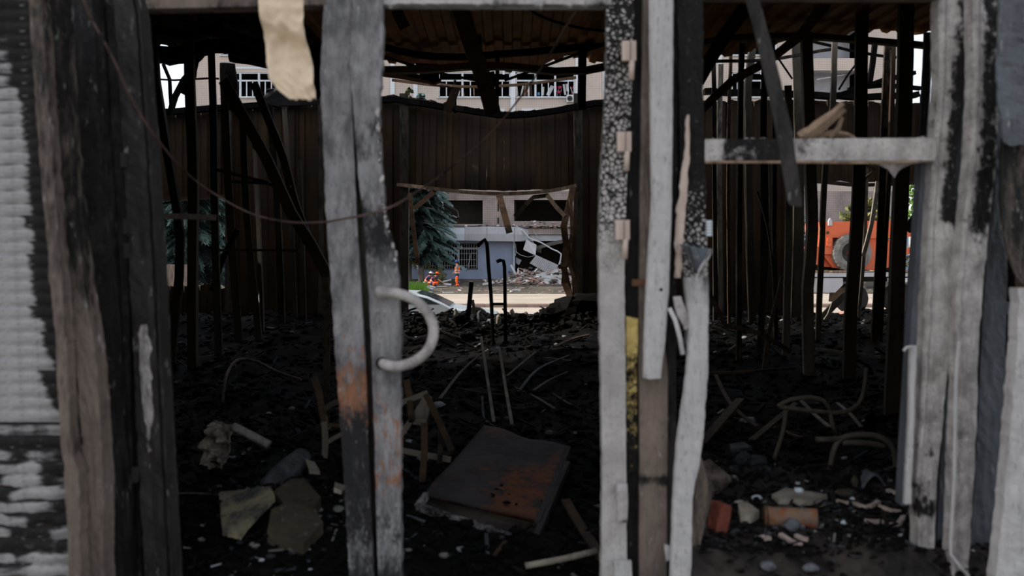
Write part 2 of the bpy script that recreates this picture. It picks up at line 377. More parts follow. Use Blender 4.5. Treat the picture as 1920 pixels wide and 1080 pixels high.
# roof of ribbed sheets with torn ends
ceil = wall_root('ceiling', (0, 7, 3.9))
def edgeD(x, py): return (3.95 - CZ) * F / (480 - py)
def roof_sheet(x0, x1, y1, seed, drop=0):
    pitch, rib = .21, .035; xs = []; x = x0
    while x < x1 - 1e-4: xs += [(x, 0), (x + pitch * .4, 0), (x + pitch * .5, rib), (x + pitch * .9, rib)]; x += pitch
    xs = [(min(a, x1), b_) for a, b_ in xs] + [(x1, 0)]; m = len(xs); nyy = 26; V = []
    for s in (0, 1):
        for j in range(nyy + 1):
            for a, b_ in xs:
                ye = y1(a) + (.10 * N(a * 4, seed) + .05 * N(a * 14, seed))
                y = 3.0 + (ye - 3.0) * j / nyy
                t = sm(8.2, 11.2, y)
                z = 3.99 + b_ - .10 * t * math.exp(-((a + .3) / 2.5) ** 2) + .05 * N(a * .8, y * .6, 2) - drop * t + s * .006 + .02 * N(a * 3, y * 2, seed) * t
                V.append((a, y, z))
    Fc = []
    for s in (0, 1):
        o = s * (nyy + 1) * m
        for j in range(nyy):
            for i in range(m - 1): a = o + j * m + i; Fc.append((a, a + 1, a + m + 1, a + m))
    o = (nyy + 1) * m
    for i in range(m - 1): Fc.append((nyy * m + i, nyy * m + i + 1, o + nyy * m + i + 1, o + nyy * m + i))
    return V, Fc
def yend(a):
    px = 960 + a / 10.6 * F
    py = np.interp(px, [-100, 262, 300, 345, 360, 420, 560, 600, 720, 960, 1010, 1040, 1085, 1120, 1140, 1300, 1420, 1480, 1560, 1640, 1730, 2000], [95, 86, 92, 98, 100, 92, 104, 118, 118, 128, 126, 112, 104, 116, 118, 120, 104, 82, 68, 72, 74, 74])
    return edgeD(a, py)
xs = np.arange(-6.6, 7.6, 1.05)
for i, x in enumerate(xs):
    V, Fc = roof_sheet(x, x + 1.08, yend, 11 + i * 1.7)
    mesh('roof_sheet', V, Fc, M_roof, ceil, False, {'soot': [.02 + .25 * N(v[0] * .9, v[1] * .7, 9) + (.3 if v[0] < -2.2 else 0) for v in V], 'rust': .04})

# ================================================================ roof steel seen under the sheets
def steel(name, lst, w_, h_, mt, label, cat, group=None, step=.2, sec=None, soot=.1, jag=.012, ref=(0, 1, 0)):
    return rail(name, lst, w_, h_, mt, None, step, sec, ref, soot, jag, label=label, cat=cat, group=group)
steel('roof_purlin', [(600, 60, 9.9), (715, 86, 9.9), (780, 103, 9.9), (860, 107, 9.9), (960, 100, 9.9), (1060, 92, 9.9), (1150, 76, 9.9)], .07, .07, M_black, 'black sagging purlin under the torn edge of the ribbed roof', 'beam')
steel('roof_beam', [(690, 133, 9.2), (800, 130, 9.2), (880, 125, 9.2), (960, 125, 9.2), (1040, 134, 9.2), (1100, 132, 9.2), (1150, 122, 9.2)], .07, .10, M_beam, 'warped brown cross beam bowing in front of the upper windows', 'beam')
steel('roof_tie', [(850, -20, 8.0), (870, 40, 8.3), (900, 130, 8.8), (925, 212, 9.1)], .17, .06, M_beam, 'broad brown steel tie leaning down from the roof to the sagging wall band', 'beam', ref=(0, 1, 0))
steel('window_rail', [(735, 150, 12.0), (800, 158, 12.0), (900, 163, 12.0), (1000, 156, 12.0), (1080, 145, 12.0)], .035, .035, M_beam, 'thin bowed rail across the gap before the upper windows', 'rail')
steel('roof_post', [(897, -20, 9.6), (900, 90, 9.6), (913, 205, 9.8)], .05, .05, M_black, 'thin black post left standing beside the leaning roof tie', 'post')
steel('roof_post', [(933, 95, 9.8), (932, 210, 9.8)], .045, .05, M_black, 'short black post right behind the foot of the leaning roof tie', 'post')
steel('roof_post', [(1092, 84, 9.6), (1091, 205, 9.7)], .09, .08, M_black, 'black square post before the wall beside the air conditioner', 'post')
steel('hanging_strip', [(922, 134, 9.3), (925, 148, 9.3), (929, 162, 9.3)], .05, .01, M_rustbar, 'short rusty strip hanging from the brown cross beam', 'strip')
steel('roof_brace', [(946, 151, 10), (1000, 132, 10), (1090, 98, 10), (1145, 80, 10)], .028, .028, M_black, 'thin black brace rising toward the burnt door post', 'brace')
steel('roof_brace', [(715, 105, 10), (770, 122, 10), (840, 140, 10), (900, 152, 10)], .028, .028, M_black, 'thin black brace dropping toward the leaning roof tie', 'brace')
steel('hanging_cable', [(975, 5, 8.4), (1010, 28, 8.4), (1060, 46, 8.4), (1100, 55, 8.4), (1150, 58, 8.4)], .022, .022, M_black, 'loose black cable drooping below the brown roof sheets', 'cable', step=.1)
steel('roof_channel', [(715, 136, 10.6), (760, 143, 10.8), (822, 153, 11)], .05, .22, M_beam, 'buckled brown channel under the roof beside the window with the dangling rail', 'channel', soot=.15)
steel('splintered_batten', [(806, 156, 11.97), (830, 159, 11.97), (848, 161, 11.97)], .03, .03, M_wood, 'fresh splintered batten caught on the bowed thin rail', 'wood strip')
steel('leaning_board', [(856, 162, 12.0), (848, 185, 12.1), (838, 209, 12.25)], .12, .02, M_oldwood, 'scorched board leaning on the wall top below the splintered batten', 'board')
steel('small_post', [(853, 150, 12.2), (854, 212, 12.3)], .035, .035, M_black, 'little black post standing on the sagging wall band', 'post')
MB().add(PX([(778, 118, 10.2), (822, 120, 10.2), (824, 150, 10.2), (812, 157, 10.2), (800, 150, 10.2), (790, 150, 10.2), (784, 132, 10.2)]) + PX([(778, 118, 10.24), (822, 120, 10.24), (824, 150, 10.24), (812, 157, 10.24), (800, 150, 10.24), (790, 150, 10.24), (784, 132, 10.24)]),
    [(0, 1, 2, 3, 4, 5, 6), (13, 12, 11, 10, 9, 8, 7)] + [(i, (i + 1) % 7, (i + 1) % 7 + 7, i + 7) for i in range(7)]).build('hanging_sheet', M_black, label='scrap of black sheet hanging from the roof purlin by the upper windows', cat='metal sheet')
steel('hanging_sheet', [(738, 0, 8.2), (748, 30, 8.3), (760, 52, 8.4)], .11, .01, M_studd, 'dark narrow sheet hanging from the roof beside the door stile with the handle', 'metal sheet')
# right hand roof steel
steel('roof_girder', [(1300, 84, 9.2), (1340, 76, 9.2), (1400, 70, 9.2), (1480, 68, 9.2), (1600, 74, 9.4), (1740, 86, 9.6)], .06, .09, M_beam, 'long brown girder under the roof over the orange vehicle side', 'beam')
steel('roof_girder', [(1310, 212, 9.4), (1375, 150, 9.2), (1430, 120, 9), (1500, 66, 8.6), (1545, 10, 8.2), (1560, -20, 8)], .09, .09, M_beam, 'curved brown girder rising steeply through the row of studs', 'beam')
steel('roof_girder', [(1310, 150, 8.6), (1350, 80, 8.2), (1400, 10, 7.6), (1415, -20, 7.5)], .12, .10, M_black, 'dark thick girder beside the bent black strap', 'beam')
steel('roof_rod', [(1340, 115, 10.6), (1440, 112, 10.6), (1560, 92, 10.6)], .035, .035, M_rustbar, 'reddish rod running level under the roof edge', 'rod', soot=.3)
steel('roof_rod', [(1450, 97, 10.4), (1462, 114, 10.4), (1486, 148, 10.4)], .018, .018, M_black, 'short black threaded rod hanging before the tiled wall', 'rod')
steel('roof_rod', [(1520, 77, 10.8), (1600, 96, 10.8), (1680, 108, 10.8)], .03, .03, M_black, 'black rod descending under the roof edge', 'rod')
steel('roof_rod', [(1607, 118, 10.6), (1590, 140, 10.6), (1573, 168, 10.6)], .022, .022, M_black, 'leaning black rod before the pale loggia', 'rod')
steel('roof_post', [(1641, 75, 10.8), (1636, 120, 10.8), (1630, 160, 10.8)], .06, .05, M_black, 'slanting black post before the tiled corner', 'post')
steel('fallen_sheet', [(1560, 182, 11.2), (1600, 170, 11.2), (1650, 152, 11.2), (1712, 138, 11.2)], .05, .16, M_black, 'black crumpled sheet lying along the top of the wall toward the sky gap', 'metal sheet')
steel('fallen_sheet', [(1590, 168, 11.2), (1660, 160, 11.2), (1725, 166, 11.2)], .05, .06, M_black, 'black twisted strip along the wall top under the crumpled sheet', 'metal strip')
# left hand roof steel, silhouettes against the sky gap
for lst, w_, lab in (
    ([(262, 92, 9.4), (330, 100, 9.4), (420, 86, 9.4), (520, 104, 9.4), (610, 92, 9.4)], .13, 'black girder across the sky gaps'),
    ([(262, 116, 9.8), (330, 112, 9.8), (400, 98, 9.6)], .05, 'thin black rail over the white sky opening'),
    ([(400, 84, 9.0), (470, 104, 9.2), (530, 132, 9.4), (600, 178, 9.6)], .10, 'curved black girder falling toward the door stile'),
    ([(400, 60, 8.4), (480, 78, 8.6), (560, 100, 8.8), (620, 118, 9)], .08, 'black girder above the curved one'),
    ([(262, 148, 10.2), (350, 149, 10.2), (410, 147, 10.2)], .02, 'wire thin rail halfway down the sky opening'),
    ([(318, 215, 10.6), (330, 180, 10.6), (346, 148, 10.6), (362, 128, 10.6)], .06, 'ragged black strut leaning in the sky opening'),
    ([(306, 120, 10.4), (318, 150, 10.4), (322, 205, 10.4)], .035, 'slim black strut upright in the sky opening'),
    ([(262, 60, 8.8), (300, 58, 8.8), (345, 64, 8.8), (420, 52, 8.8)], .09, 'black girder above the topmost sky gap'),
    ([(520, 128, 10.4), (560, 160, 10.4), (610, 150, 10.4)], .03, 'black rod beside the hanging beige sheet'),
    ([(590, 78, 9.8), (612, 100, 9.8), (640, 120, 9.8)], .05, 'black strut just beside the door stile')):
    steel('charred_girder', lst, w_, w_, M_black, lab + ' on the roof corner', 'beam', jag=.03, step=.12)
q = MB(); q.add(PX([(330, 170, 10.5), (345, 150, 10.5), (352, 135, 10.5), (358, 176, 10.5), (345, 178, 10.5), (338, 174, 10.5), (326, 190, 10.5)]) + PX([(330, 170, 10.53), (345, 150, 10.53), (352, 135, 10.53), (358, 176, 10.53), (345, 178, 10.53), (338, 174, 10.53), (326, 190, 10.53)]), [(0, 1, 2, 3, 4, 5, 6), (13, 12, 11, 10, 9, 8, 7)] + [(i, (i + 1) % 7, (i + 1) % 7 + 7, i + 7) for i in range(7)])
q.build('hanging_scrap', M_black, label='ragged black scrap hanging in the white sky opening', cat='metal sheet')
def ragged(name, poly, D, th, label, tilt=.0):
    n_ = len(poly); P0 = []
    for k in range(n_):
        a, c_ = poly[k], poly[(k + 1) % n_]
        for t in (0, .25, .5, .75):
            x_, y_ = a[0] + (c_[0] - a[0]) * t, a[1] + (c_[1] - a[1]) * t
            if t: x_ += 3 * N(x_ * .2, y_ * .2, 1); y_ += 3 * N(x_ * .2, y_ * .2, 6)
            P0.append(P(x_, y_, D + tilt * (y_ - poly[0][1]) / 60 + .03 * N(x_ * .1, y_ * .1)))
    m_ = len(P0); V_ = P0 + [p + Vector((0, th, .01)) for p in P0]
    return mesh(name, V_, [tuple(range(m_)), tuple(range(m_, 2 * m_))[::-1]] + [(k, (k + 1) % m_, (k + 1) % m_ + m_, k + m_) for k in range(m_)], M_panel, None, False, {'soot': .4}, label=label, cat='metal sheet')
ragged('collapsed_sheet', [(425, 84), (520, 80), (612, 84), (612, 150), (592, 176), (560, 158), (520, 132), (470, 122), (430, 116)], 9.5, .02, 'large burnt sheet sagging from the roof behind the hanging beige sheet', .3)
ragged('collapsed_sheet', [(262, 90), (300, 92), (348, 84), (356, 118), (318, 124), (290, 112), (262, 122)], 9.9, .02, 'burnt sheet folded across the top of the sky opening')
ragged('collapsed_sheet', [(344, 84), (372, 80), (398, 96), (372, 118), (364, 152), (350, 156)], 9.7, .02, 'tapering burnt scrap hanging between sky and tiled wall')
ragged('collapsed_sheet', [(412, 118), (440, 120), (446, 160), (440, 206), (414, 206)], 10.4, .02, 'narrow upright burnt scrap before the tiled wall')
ragged('collapsed_sheet', [(500, 168), (560, 160), (600, 172), (600, 196), (520, 200), (490, 190)], 11.4, .02, 'low burnt sheet leaning over the wall top beside the beige sheet')

# ================================================================ studs of the burnt partitions
ORD = ['first', 'second', 'third', 'fourth', 'fifth', 'sixth', 'seventh', 'eighth', 'ninth', 'tenth', 'eleventh', 'twelfth', 'thirteenth', 'fourteenth', 'fifteenth', 'sixteenth', 'seventeenth', 'eighteenth', 'nineteenth', 'twentieth', 'twenty-first', 'twenty-second', 'twenty-third', 'twenty-fourth']
def studs(lst, where, group, cat='stud'):
    lst = sorted(lst, key=lambda s: np.mean([p[0] for p in s[0]]))
    for i, (pts, wpx, D, mt, soot) in enumerate(lst):
        n = len(pts); wd = wpx / F * D
        if abs(D - pts[-1][1]) and pts[-1][1] > 560:
            g = G(pts[-1][0], pts[-1][1]); D = min(g.y, 12.0); wd = wpx / F * D
        pp = [(x, y, D) for x, y in pts]
        tw = None
        q = resamp(PX(pp), .25); q = [p + Vector((.006 * N(k * .7, i), .01 * N(k * .6, i + 3), 0)) for k, p in enumerate(q)]
        if pts[-1][1] > 560: q[-1].z -= .12
        tw = [.5 * N(i * 1.9, 5) + .35 * N(k * .12, i * 2.2) for k in range(len(q))]
        m = MB().sweep(q, chan(wd, wd * .55), twist=tw, soot=soot, rust=.05 + .08 * (i % 3 == 0))
        m.build('wall_stud', mt, label=f'{"steel" if mt is M_stud else "blackened"} wall stud, {ORD[i]} from the left {where}', cat=cat, group=group)
studs([
    ([(284, 50), (291, 150), (303, 230), (322, 350), (336, 440), (334, 520), (318, 690)], 15, 8, M_studd, .12),
    ([(352, 45), (356, 200), (361, 350), (359, 500), (359, 690)], 18, 8, M_studd, .1),
    ([(396, 100), (400, 250), (402, 420), (410, 670)], 13, 8, M_studd, .2),
    ([(420, 140), (425, 300), (436, 480), (448, 640)], 14, 8, M_studd, .15),
    ([(455, 210), (462, 400), (486, 640)], 12, 8, M_studd, .15),
    ([(475, 250), (484, 430), (491, 625)], 8, 8, M_studd, .1),
    ([(505, 200), (520, 400), (528, 610)], 12, 8, M_studd, .25),
    ([(532, 200), (545, 400), (553, 595)], 8, 8, M_studd, .05),
    ([(560, 300), (566, 450), (570, 600)], 8, 8, M_studd, .2),
    ([(610, 520), (612, 600), (610, 800)], 12, 6, M_rustbar, .2)],
    'in the burnt row behind the rusty wire', 'studs behind the rusty wire')
studs([
    ([(1338, 60), (1340, 300), (1342, 600)], 8, 8, M_studd, .25),
    ([(1352, 120), (1349, 300), (1352, 580)], 9, 8, M_stud, .2),
    ([(1372, 70), (1366, 300), (1368, 610)], 6, 8, M_rustbar, .1),
    ([(1392, 80), (1388, 300), (1386, 680)], 10, 8, M_stud, .3),
    ([(1398, 60), (1412, 90), (1404, 160), (1406, 400), (1412, 610)], 13, 8, M_studd, .12),
    ([(1436, 20), (1432, 250), (1436, 440), (1424, 660)], 12, 8, M_studd, .3),
    ([(1448, 30), (1453, 250), (1452, 420), (1456, 640)], 8, 8, M_stud, .3),
    ([(1478, 160), (1480, 400), (1474, 675)], 13, 8, M_stud, .15),
    ([(1492, 30), (1500, 250), (1497, 430), (1492, 600)], 18, 8, M_studd, .15),
    ([(1514, 60), (1520, 280), (1525, 430), (1516, 540), (1518, 705)], 20, 8, M_stud, .12),
    ([(1566, 78), (1562, 200), (1548, 320), (1540, 500), (1534, 640)], 10, 8, M_stud, .12),
    ([(1618, -15), (1614, 250), (1607, 450), (1598, 560), (1593, 710)], 22, 8, M_studd, .05),
    ([(1626, 300), (1622, 450), (1610, 600)], 6, 8, M_stud, .05),
    ([(1666, 78), (1658, 250), (1652, 420), (1640, 640)], 12, 8, M_wood, .28),
    ([(1676, 75), (1672, 260), (1662, 430), (1650, 640)], 9, 8, M_oldwood, .1),
    ([(1702, -15), (1696, 250), (1686, 480), (1680, 640), (1672, 780)], 26, 8, M_studd, .08),
    ([(1742, 60), (1730, 300), (1712, 520), (1700, 780), (1692, 900)], 14, 4.3, M_blue, .12)],
    'in the burnt row before the orange vehicle', 'studs before the orange vehicle')
# leaning studs and braces inside
def lean(lst, w_, mt, label, name='leaning_stud', cat='stud', sec=None, soot=.12, group=None, rust=.05):
    m = MB().sweep(resamp(PX(lst), .2), sec or chan(w_, w_ * .5), twist=None, soot=soot, rust=rust)
    return m.build(name, mt, label=label, cat=cat, group=group)
lean([(418, 150, 8.2), (450, 210, 8.1), (500, 300, 8), (545, 400, 7.9), (580, 455, 7.8), (617, 525, 7.7)], .10, M_studd, 'wide dark stud leaning down across the left row of studs')
lean([(475, 155, 9), (505, 230, 9), (532, 300, 8.9), (552, 380, 8.8), (575, 440, 8.6)], .08, M_studd, 'second leaning stud just behind the wide dark one')
lean([(398, 545, 9.6), (420, 480, 9.6), (446, 430, 9.6)], .06, M_black, 'black scorched strut leaning in the opening with the blue spruce', 'charred_strut', 'strut', rect(.05, .05))
lean([(290, 405, 4.6), (345, 406, 4.6), (404, 408, 4.6)], .05, M_bronze, 'short brown rail stub crossing the studs by the blue spruce', 'rail_stub', 'rail', rect(.03, .035), .0)
lean([(405, 318, 8), (445, 328, 8), (500, 342, 8), (520, 352, 8)], .05, M_oldwood, 'charred cross piece between the left studs under the sky gap', 'cross_piece', 'rail', rect(.03, .05))
lean([(430, 340, 8.6), (520, 345, 8.6), (545, 350, 8.6)], .04, M_studd, 'dark noggin joining the left studs', 'stud_noggin', 'rail', rect(.03, .03))
lean([(410, 469, 9), (500, 469, 9), (560, 470, 9)], .04, M_studd, 'thin level rail behind the left studs', 'stud_noggin', 'rail', rect(.025, .02))
lean([(1322, 535, 7), (1360, 610, 7), (1425, 625, 7), (1482, 660, 7.2)], .07, M_rustbar, 'kinked rusty strip drooping before the right studs', 'rusty_strip', 'strip', rect(.04, .012), .15)
lean([(1430, 712, 7), (1440, 630, 7.1), (1462, 540, 7.2), (1466, 520, 7.3)], .05, M_rustbar, 'thin rusty stick standing upright among the right studs', 'rusty_stick', 'stick', rect(.03, .02), .1)
lean([(1330, 700, 6.7), (1400, 697, 6.7), (1490, 690, 6.9)], .03, M_rustbar, 'thin rusty rod lying level under the kinked strip', 'rusty_rod', 'rod', rect(.02, .02), .2)
lean([(1530, 655, 9), (1590, 662, 9), (1650, 670, 9)], .03, M_stone, 'pale straight lath lying among the stud feet', 'pale_lath', 'lath', rect(.03, .02), .1)
lean([(1420, 360, 9.4), (1440, 430, 9.2), (1450, 520, 9), (1452, 600, 9)], .03, M_studd, 'thin slanting rod between the right studs', 'slanting_rod', 'rod', rect(.02, .02))
lean([(1528, 610, 11.5), (1580, 556, 11.8), (1604, 540, 12)], .08, M_studd, 'dark brace leaning before the trailer skirt', 'leaning_brace', 'brace', rect(.09, .03))
lean([(1546, 600, 11), (1553, 590, 11), (1562, 566, 11)], .03, M_stone, 'pale splinter standing before the trailer', 'pale_splinter', 'splinter', rect(.03, .02), .1)
lean([(1646, 340, 11), (1634, 420, 11), (1618, 480, 11)], .05, M_stone, 'bent grey pipe slanting in front of the tyre', 'bent_pipe', 'pipe', rect(.05, .03), .1)
lean([(1724, 400, 12), (1712, 415, 12), (1700, 432, 12)], .09, M_black, 'black stub crossing the orange boom end', 'charred_stub', 'stub', rect(.12, .05), .3)
lean([(1600, 325, 11), (1622, 335, 11), (1640, 318, 11), (1600, 300, 11)], .05, M_oldwood, 'pale broken corner brace under the right wall band', 'corner_brace', 'brace', rect(.04, .03), .05)
# torn ribbons round the middle opening
lean([(768, 362, 12.2), (774, 420, 12.1), (783, 494, 12)], .06, M_beam, 'burnt lath hanging at the spruce side of the middle opening', 'hanging_lath', 'lath', rect(.06, .02))
lean([(816, 357, 12.2), (796, 375, 12.1), (776, 391, 12)], .06, M_beam, 'short slanting brace in the corner of the middle opening', 'corner_brace', 'brace', rect(.06, .03), .05)
lean([(936, 366, 12), (944, 395, 11.9), (955, 436, 11.8)], .11, M_beam, 'thick splintered stub hanging over the grey canopy', 'hanging_stub', 'stub', rect(.09, .05), .2)
lean([(965, 406, 12), (985, 384, 12), (1000, 370, 12.1), (1028, 366, 12.2)], .05, M_oldwood, 'bent lath hooked under the sagging band', 'bent_lath', 'lath', rect(.055, .03), .0)
lean([(1026, 366, 12), (1043, 388, 11.9), (1060, 406, 11.8)], .05, M_oldwood, 'slanting lath dropping from the sagging band beside the burnt jamb', 'slanting_lath', 'lath', rect(.055, .03), .0)
for lst, w_, lab, mt in (
    ([(1074, 352, 12.2), (1066, 390, 12.1), (1057, 425, 12), (1062, 460, 12), (1057, 500, 12), (1067, 545, 12), (1074, 580, 12)], .09, 'widest torn ribbon hanging down the burnt jamb', M_beam),
    ([(1080, 360, 12.3), (1078, 430, 12.2), (1075, 500, 12.2), (1082, 600, 12.2)], .07, 'pale torn ribbon nearest the solid wall at the burnt jamb', M_oldwood),
    ([(1070, 372, 12.1), (1072, 440, 12), (1064, 480, 12), (1078, 530, 12), (1082, 590, 12)], .05, 'thin crooked ribbon at the burnt jamb', M_beam),
    ([(1060, 510, 12), (1058, 530, 12), (1070, 560, 11.9), (1064, 585, 11.8)], .09, 'crumpled ribbon end at the foot of the burnt jamb', M_beam)):
    q = resamp(PX(lst), .12); MB().sweep(q, rect(w_, .015), twist=[.9 * N(i * .35, w_ * 90) for i in range(len(q))], soot=.1).build('torn_ribbon', mt, label=lab, cat='metal strip')
# bent pipes standing in the rubble
MB().tube(resamp(PX([(895, 462, 9.5), (902, 455, 9.5), (909, 449, 9.5), (913, 458, 9.5), (916, 500, 9.5), (921, 560, 9.5), (924, 640, 9.5)]), .05), .021, soot=.3).build('bent_pipe', M_black, label='taller black pipe with a hooked top standing in the rubble', cat='pipe')
MB().tube(resamp(PX([(931, 491, 9.5), (938, 488, 9.5), (944, 489, 9.5), (946, 500, 9.5), (947, 560, 9.5), (948, 640, 9.5)]), .05), .020, soot=.3).build('bent_pipe', M_black, label='shorter black pipe with a hooked top standing in the rubble', cat='pipe')
MB().tube(PX([(921, 570, 9.5), (948, 570, 9.5)]), .015, soot=.3).build('pipe_rung', M_black, label='black rung joining the two hooked pipes', cat='pipe')
lean([(884, 529, 9.8), (882, 550, 9.8), (877, 600, 9.8)], .05, M_black, 'charred stump of a post standing by the taller hooked pipe', 'charred_post', 'post', rect(.05, .05), .4)
lean([(886, 562, 10), (888, 575, 10), (890, 590, 10)], .03, M_stone, 'small pale shard standing beside the charred stump', 'pale_shard', 'shard', rect(.035, .01), .0)

# ================================================================ shop front: shutter, posts, doors
shut = empty('roller_shutter', (-1.75, 2.6, 0), label='soot streaked roller shutter of narrow grey slats, buckled near its bottom', cat='roller shutter')
yy = -14; k = 0
while yy < 1120:
    hgt = 24.5; mid = yy + hgt / 2
    xr = np.interp(mid, [0, 300, 600, 860, 1080], [80, 101, 124, 146, 152])
    V = []; so = []; cols = 26; rows_ = 7
    dmg = sm(760, 900, mid) * 1.0
    for s in (0, 1):
        for j in range(rows_ + 1):
            for i in range(cols + 1):
                u = i / cols; t = j / rows_
                x = -230 + (xr + 6 + 230) * u
                p = P(x, yy + hgt * t, 2.6)
                bul = .007 * math.sin(math.pi * t) ** .8
                p.y += .03 - bul + s * .003 + (.002 + .008 * dmg) * N(x * .03, mid * .05, k * .4) * 1.6
                p.z += (.0012 + .009 * dmg) * N(x * .035, k * .9 + .3 * t, 3)
                V.append(p)
                edge = np.interp(mid, [0, 120, 230, 420, 520, 600, 660, 720, 800, 900, 1080], [10, 22, 45, 56, 50, 66, 82, 70, 120, 150, 150])
                a = -.12 + .85 * sm(edge - 22, edge + 26, x + 22 * N(mid * .03, 2)) * (1 if mid < 650 else .8)
                a += .42 * sm(260, 0, mid) + .12 * sm(520, 380, mid) + .9 * sm(770, 830, mid) * (.42 + .55 * N(x * .012, mid * .02, 9) + .35 * N(x * .03, mid * .11, 5))
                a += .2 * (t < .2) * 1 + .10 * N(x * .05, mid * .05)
                so.append(a)
    m = cols + 1; Fc = []; o = (rows_ + 1) * m
    for s in (0, 1):
        for j in range(rows_):
            for i in range(cols): a = s * o + j * m + i; Fc.append((a, a + m, a + m + 1, a + 1))
    for i in range(cols): Fc += [(i, i + 1, o + i + 1, o + i), (rows_ * m + i, rows_ * m + i + 1, o + rows_ * m + i + 1, o + rows_ * m + i)]
    mesh('slat', V, Fc, M_slat, shut, True, {'soot': so})
    yy += hgt; k += 1
def T(label, cat, **k): return dict(label=label, cat=cat, **k)
plank('shutter_guide', [(-20, 52, 76, .25), (300, 74, 98, .2), (600, 100, 122, .15), (850, 116, 134, .2), (880, 120, 146, -.1), (1100, 130, 152, -.1)], 2.56, .05, M_bronze, amp=.003, jag=(2, 3), seed=1, n=5, **T('narrow tan guide rail running down the edge of the roller shutter', 'rail'))
plank('frame_post', [(-20, 74, 112, .32), (270, 88, 130, .3), (430, 104, 146, .3), (560, 122, 162, .22), (650, 140, 176, 0), (700, 146, 182, -.2), (900, 156, 194, -.3), (1100, 158, 195, -.3)], 2.62, .07, M_bronze, amp=.003, jag=(1.5, 2), seed=2, n=7, **T('brown burnt post beside the roller shutter, pale toward its foot', 'post'))
plank('frame_post', [(-20, 106, 172, .3), (540, 150, 204, .3), (1100, 190, 232, .3)], 2.86, .09, M_darkpost, seed=3, amp=.004, **T('black soot covered post between the brown post and the wide door jamb', 'post'))
plank('frame_post', [(-20, 160, 232, .22), (540, 196, 252, .2), (1100, 222, 262, .25)], 2.95, .06, M_darkpost, prof=[(0, 0), (.2, 0), (.22, .03), (.5, .03), (.52, 0), (.8, 0), (.82, .02), (1, .02)], seed=4, amp=.004, **T('grooved black post hidden behind the wide door jamb', 'post'))
plank('door_jamb', [(-20, 206, 252, .1), (20, 214, 262, .1), (300, 232, 284, .08), (540, 244, 298, -.02), (700, 252, 304, -.02), (850, 258, 312, .1), (1100, 272, 326, .14)], 2.92, .08, M_darkpost, prof=[(0, 0), (.2, 0), (.4, .002), (.62, .0), (.8, 0), (.82, .014), (.93, .014), (.95, -.004), (1, -.004)], seed=5, amp=.004, jag=(2, 1), **T('wide charcoal grey door jamb with a pale worn streak', 'door jamb'))
plank('worn_patch', [(610, 262, 276, -.05), (680, 262, 282, -.1), (760, 268, 286, -.05), (840, 276, 284, .1)], 2.913, .006, M_grey, seed=55, n=8, jag=(5, 5), rag=(8, 8), soot_uv=lambda u, y: .12 + .25 * abs(u - .5), **T('pale worn patch of paint on the wide charcoal door jamb', 'paint patch'))
hg = MB()
for y0 in (300, 425, 470, 890): hg.box(P(222 + y0 * .035, y0, 2.90), (.016, .02, .05))
hg.build('hinge_pin', M_darkpost, None, kind='stuff', label='small dark hinge knuckles on the wide charcoal door jamb', cat='hinge')

# lintel beams
def lin_beam(name, y_l, y_r, x0, x1, h, D, mt, drip, seed, **k):
    n = 90; V = []; so = []
    for i in range(n + 1):
        t = i / n; x = x0 + (x1 - x0) * t; y0 = y_l + (y_r - y_l) * t
        d = drip(x)
        for (v, yo) in ((0, -h), (0, -h * .5), (0, 0), (.0, d * .5), (.01, d), (.06, d * .4), (.08, 0), (.08, -h)):
            p = P(x, y0 + yo, D); p.y += v + .0025 * N(x * .03, yo * .1, seed); V.append(p); so.append(.05 + (.1 if yo > -2 else 0))
    m = 8; Fc = [(i * m + j, (i + 1) * m + j, (i + 1) * m + (j + 1) % m, i * m + (j + 1) % m) for i in range(n) for j in range(m)] + [tuple(range(m)), tuple(range(n * m, n * m + m))[::-1]]
    return mesh(name, V, Fc, mt, None, False, {'soot': so}, **k)
lin_beam('lintel_beam', 16, 7, 206, 612, 34, 3.0, M_bronze, lambda x: 3, 1, **T('brown grey lintel over the opening beside the wide door jamb', 'lintel'))
lin_beam('lintel_beam', 5, 7, 700, 1150, 30, 3.0, M_light, lambda x: 2 + 15 * max(0, N(x * .035, 4)) * max(0, N(x * .11, 9) + .4) * 2.0, 2, **T('pale lintel with dripping blistered paint above the middle opening', 'lintel'))
lin_beam('lintel_beam', -8, -8, 1300, 1770, 30, 3.0, M_bronze, lambda x: 2, 3, **T('dark lintel over the window bay with the crossbar', 'lintel'))

# door leaf with the ring handle
d1 = empty('door_1', P(660, 1100, 3.0), kind='structure', label='remains of a burnt door leaf with a half ring handle', cat='door')
plank('door_stile', [(-20, 609, 661, .05), (130, 600, 657, .05), (400, 611, 668, .04), (540, 621, 677, .1), (740, 634, 688, .12, .55), (800, 638, 690, .3, .5), (830, 641, 691, .42, .1), (1100, 656, 702, .25)], 3.0, .05, M_stile, d1, amp=.0022, jag=(2.0, 1), seed=6)
plank('door_slot', [(-20, 655, 668, .3), (540, 670, 690, .3), (760, 682, 700, .3, .75), (1100, 696, 712, .3, .1)], 3.03, .03, M_studd, d1, seed=7, n=3)
plank('door_stile', [(-20, 662, 717, .02), (120, 656, 716, .02), (200, 662, 708, .12), (330, 672, 716, .14), (400, 680, 722, .3), (440, 682, 730, .35), (480, 686, 742, .3), (530, 690, 746, .1), (548, 692, 749, -.1, -.1), (760, 700, 751, 0, .32), (900, 704, 751, .05, .42), (970, 706, 752, .2, .1), (1100, 710, 753, .28)], 2.98, .05, M_stile, d1, amp=.0028, jag=(1, 3.2), seed=8, n=11)
pl = MB()
for i in range(26):
    y = R.uniform(190, 530); xr = np.interp(y, [120, 200, 330, 400, 440, 480, 530], [716, 708, 716, 722, 730, 742, 746])
    pl.rock(P(xr - 1 + R.uniform(-2, 3), y, 2.972), (.010, .006, .022), i, 1, soot=R.uniform(-.1, .35))
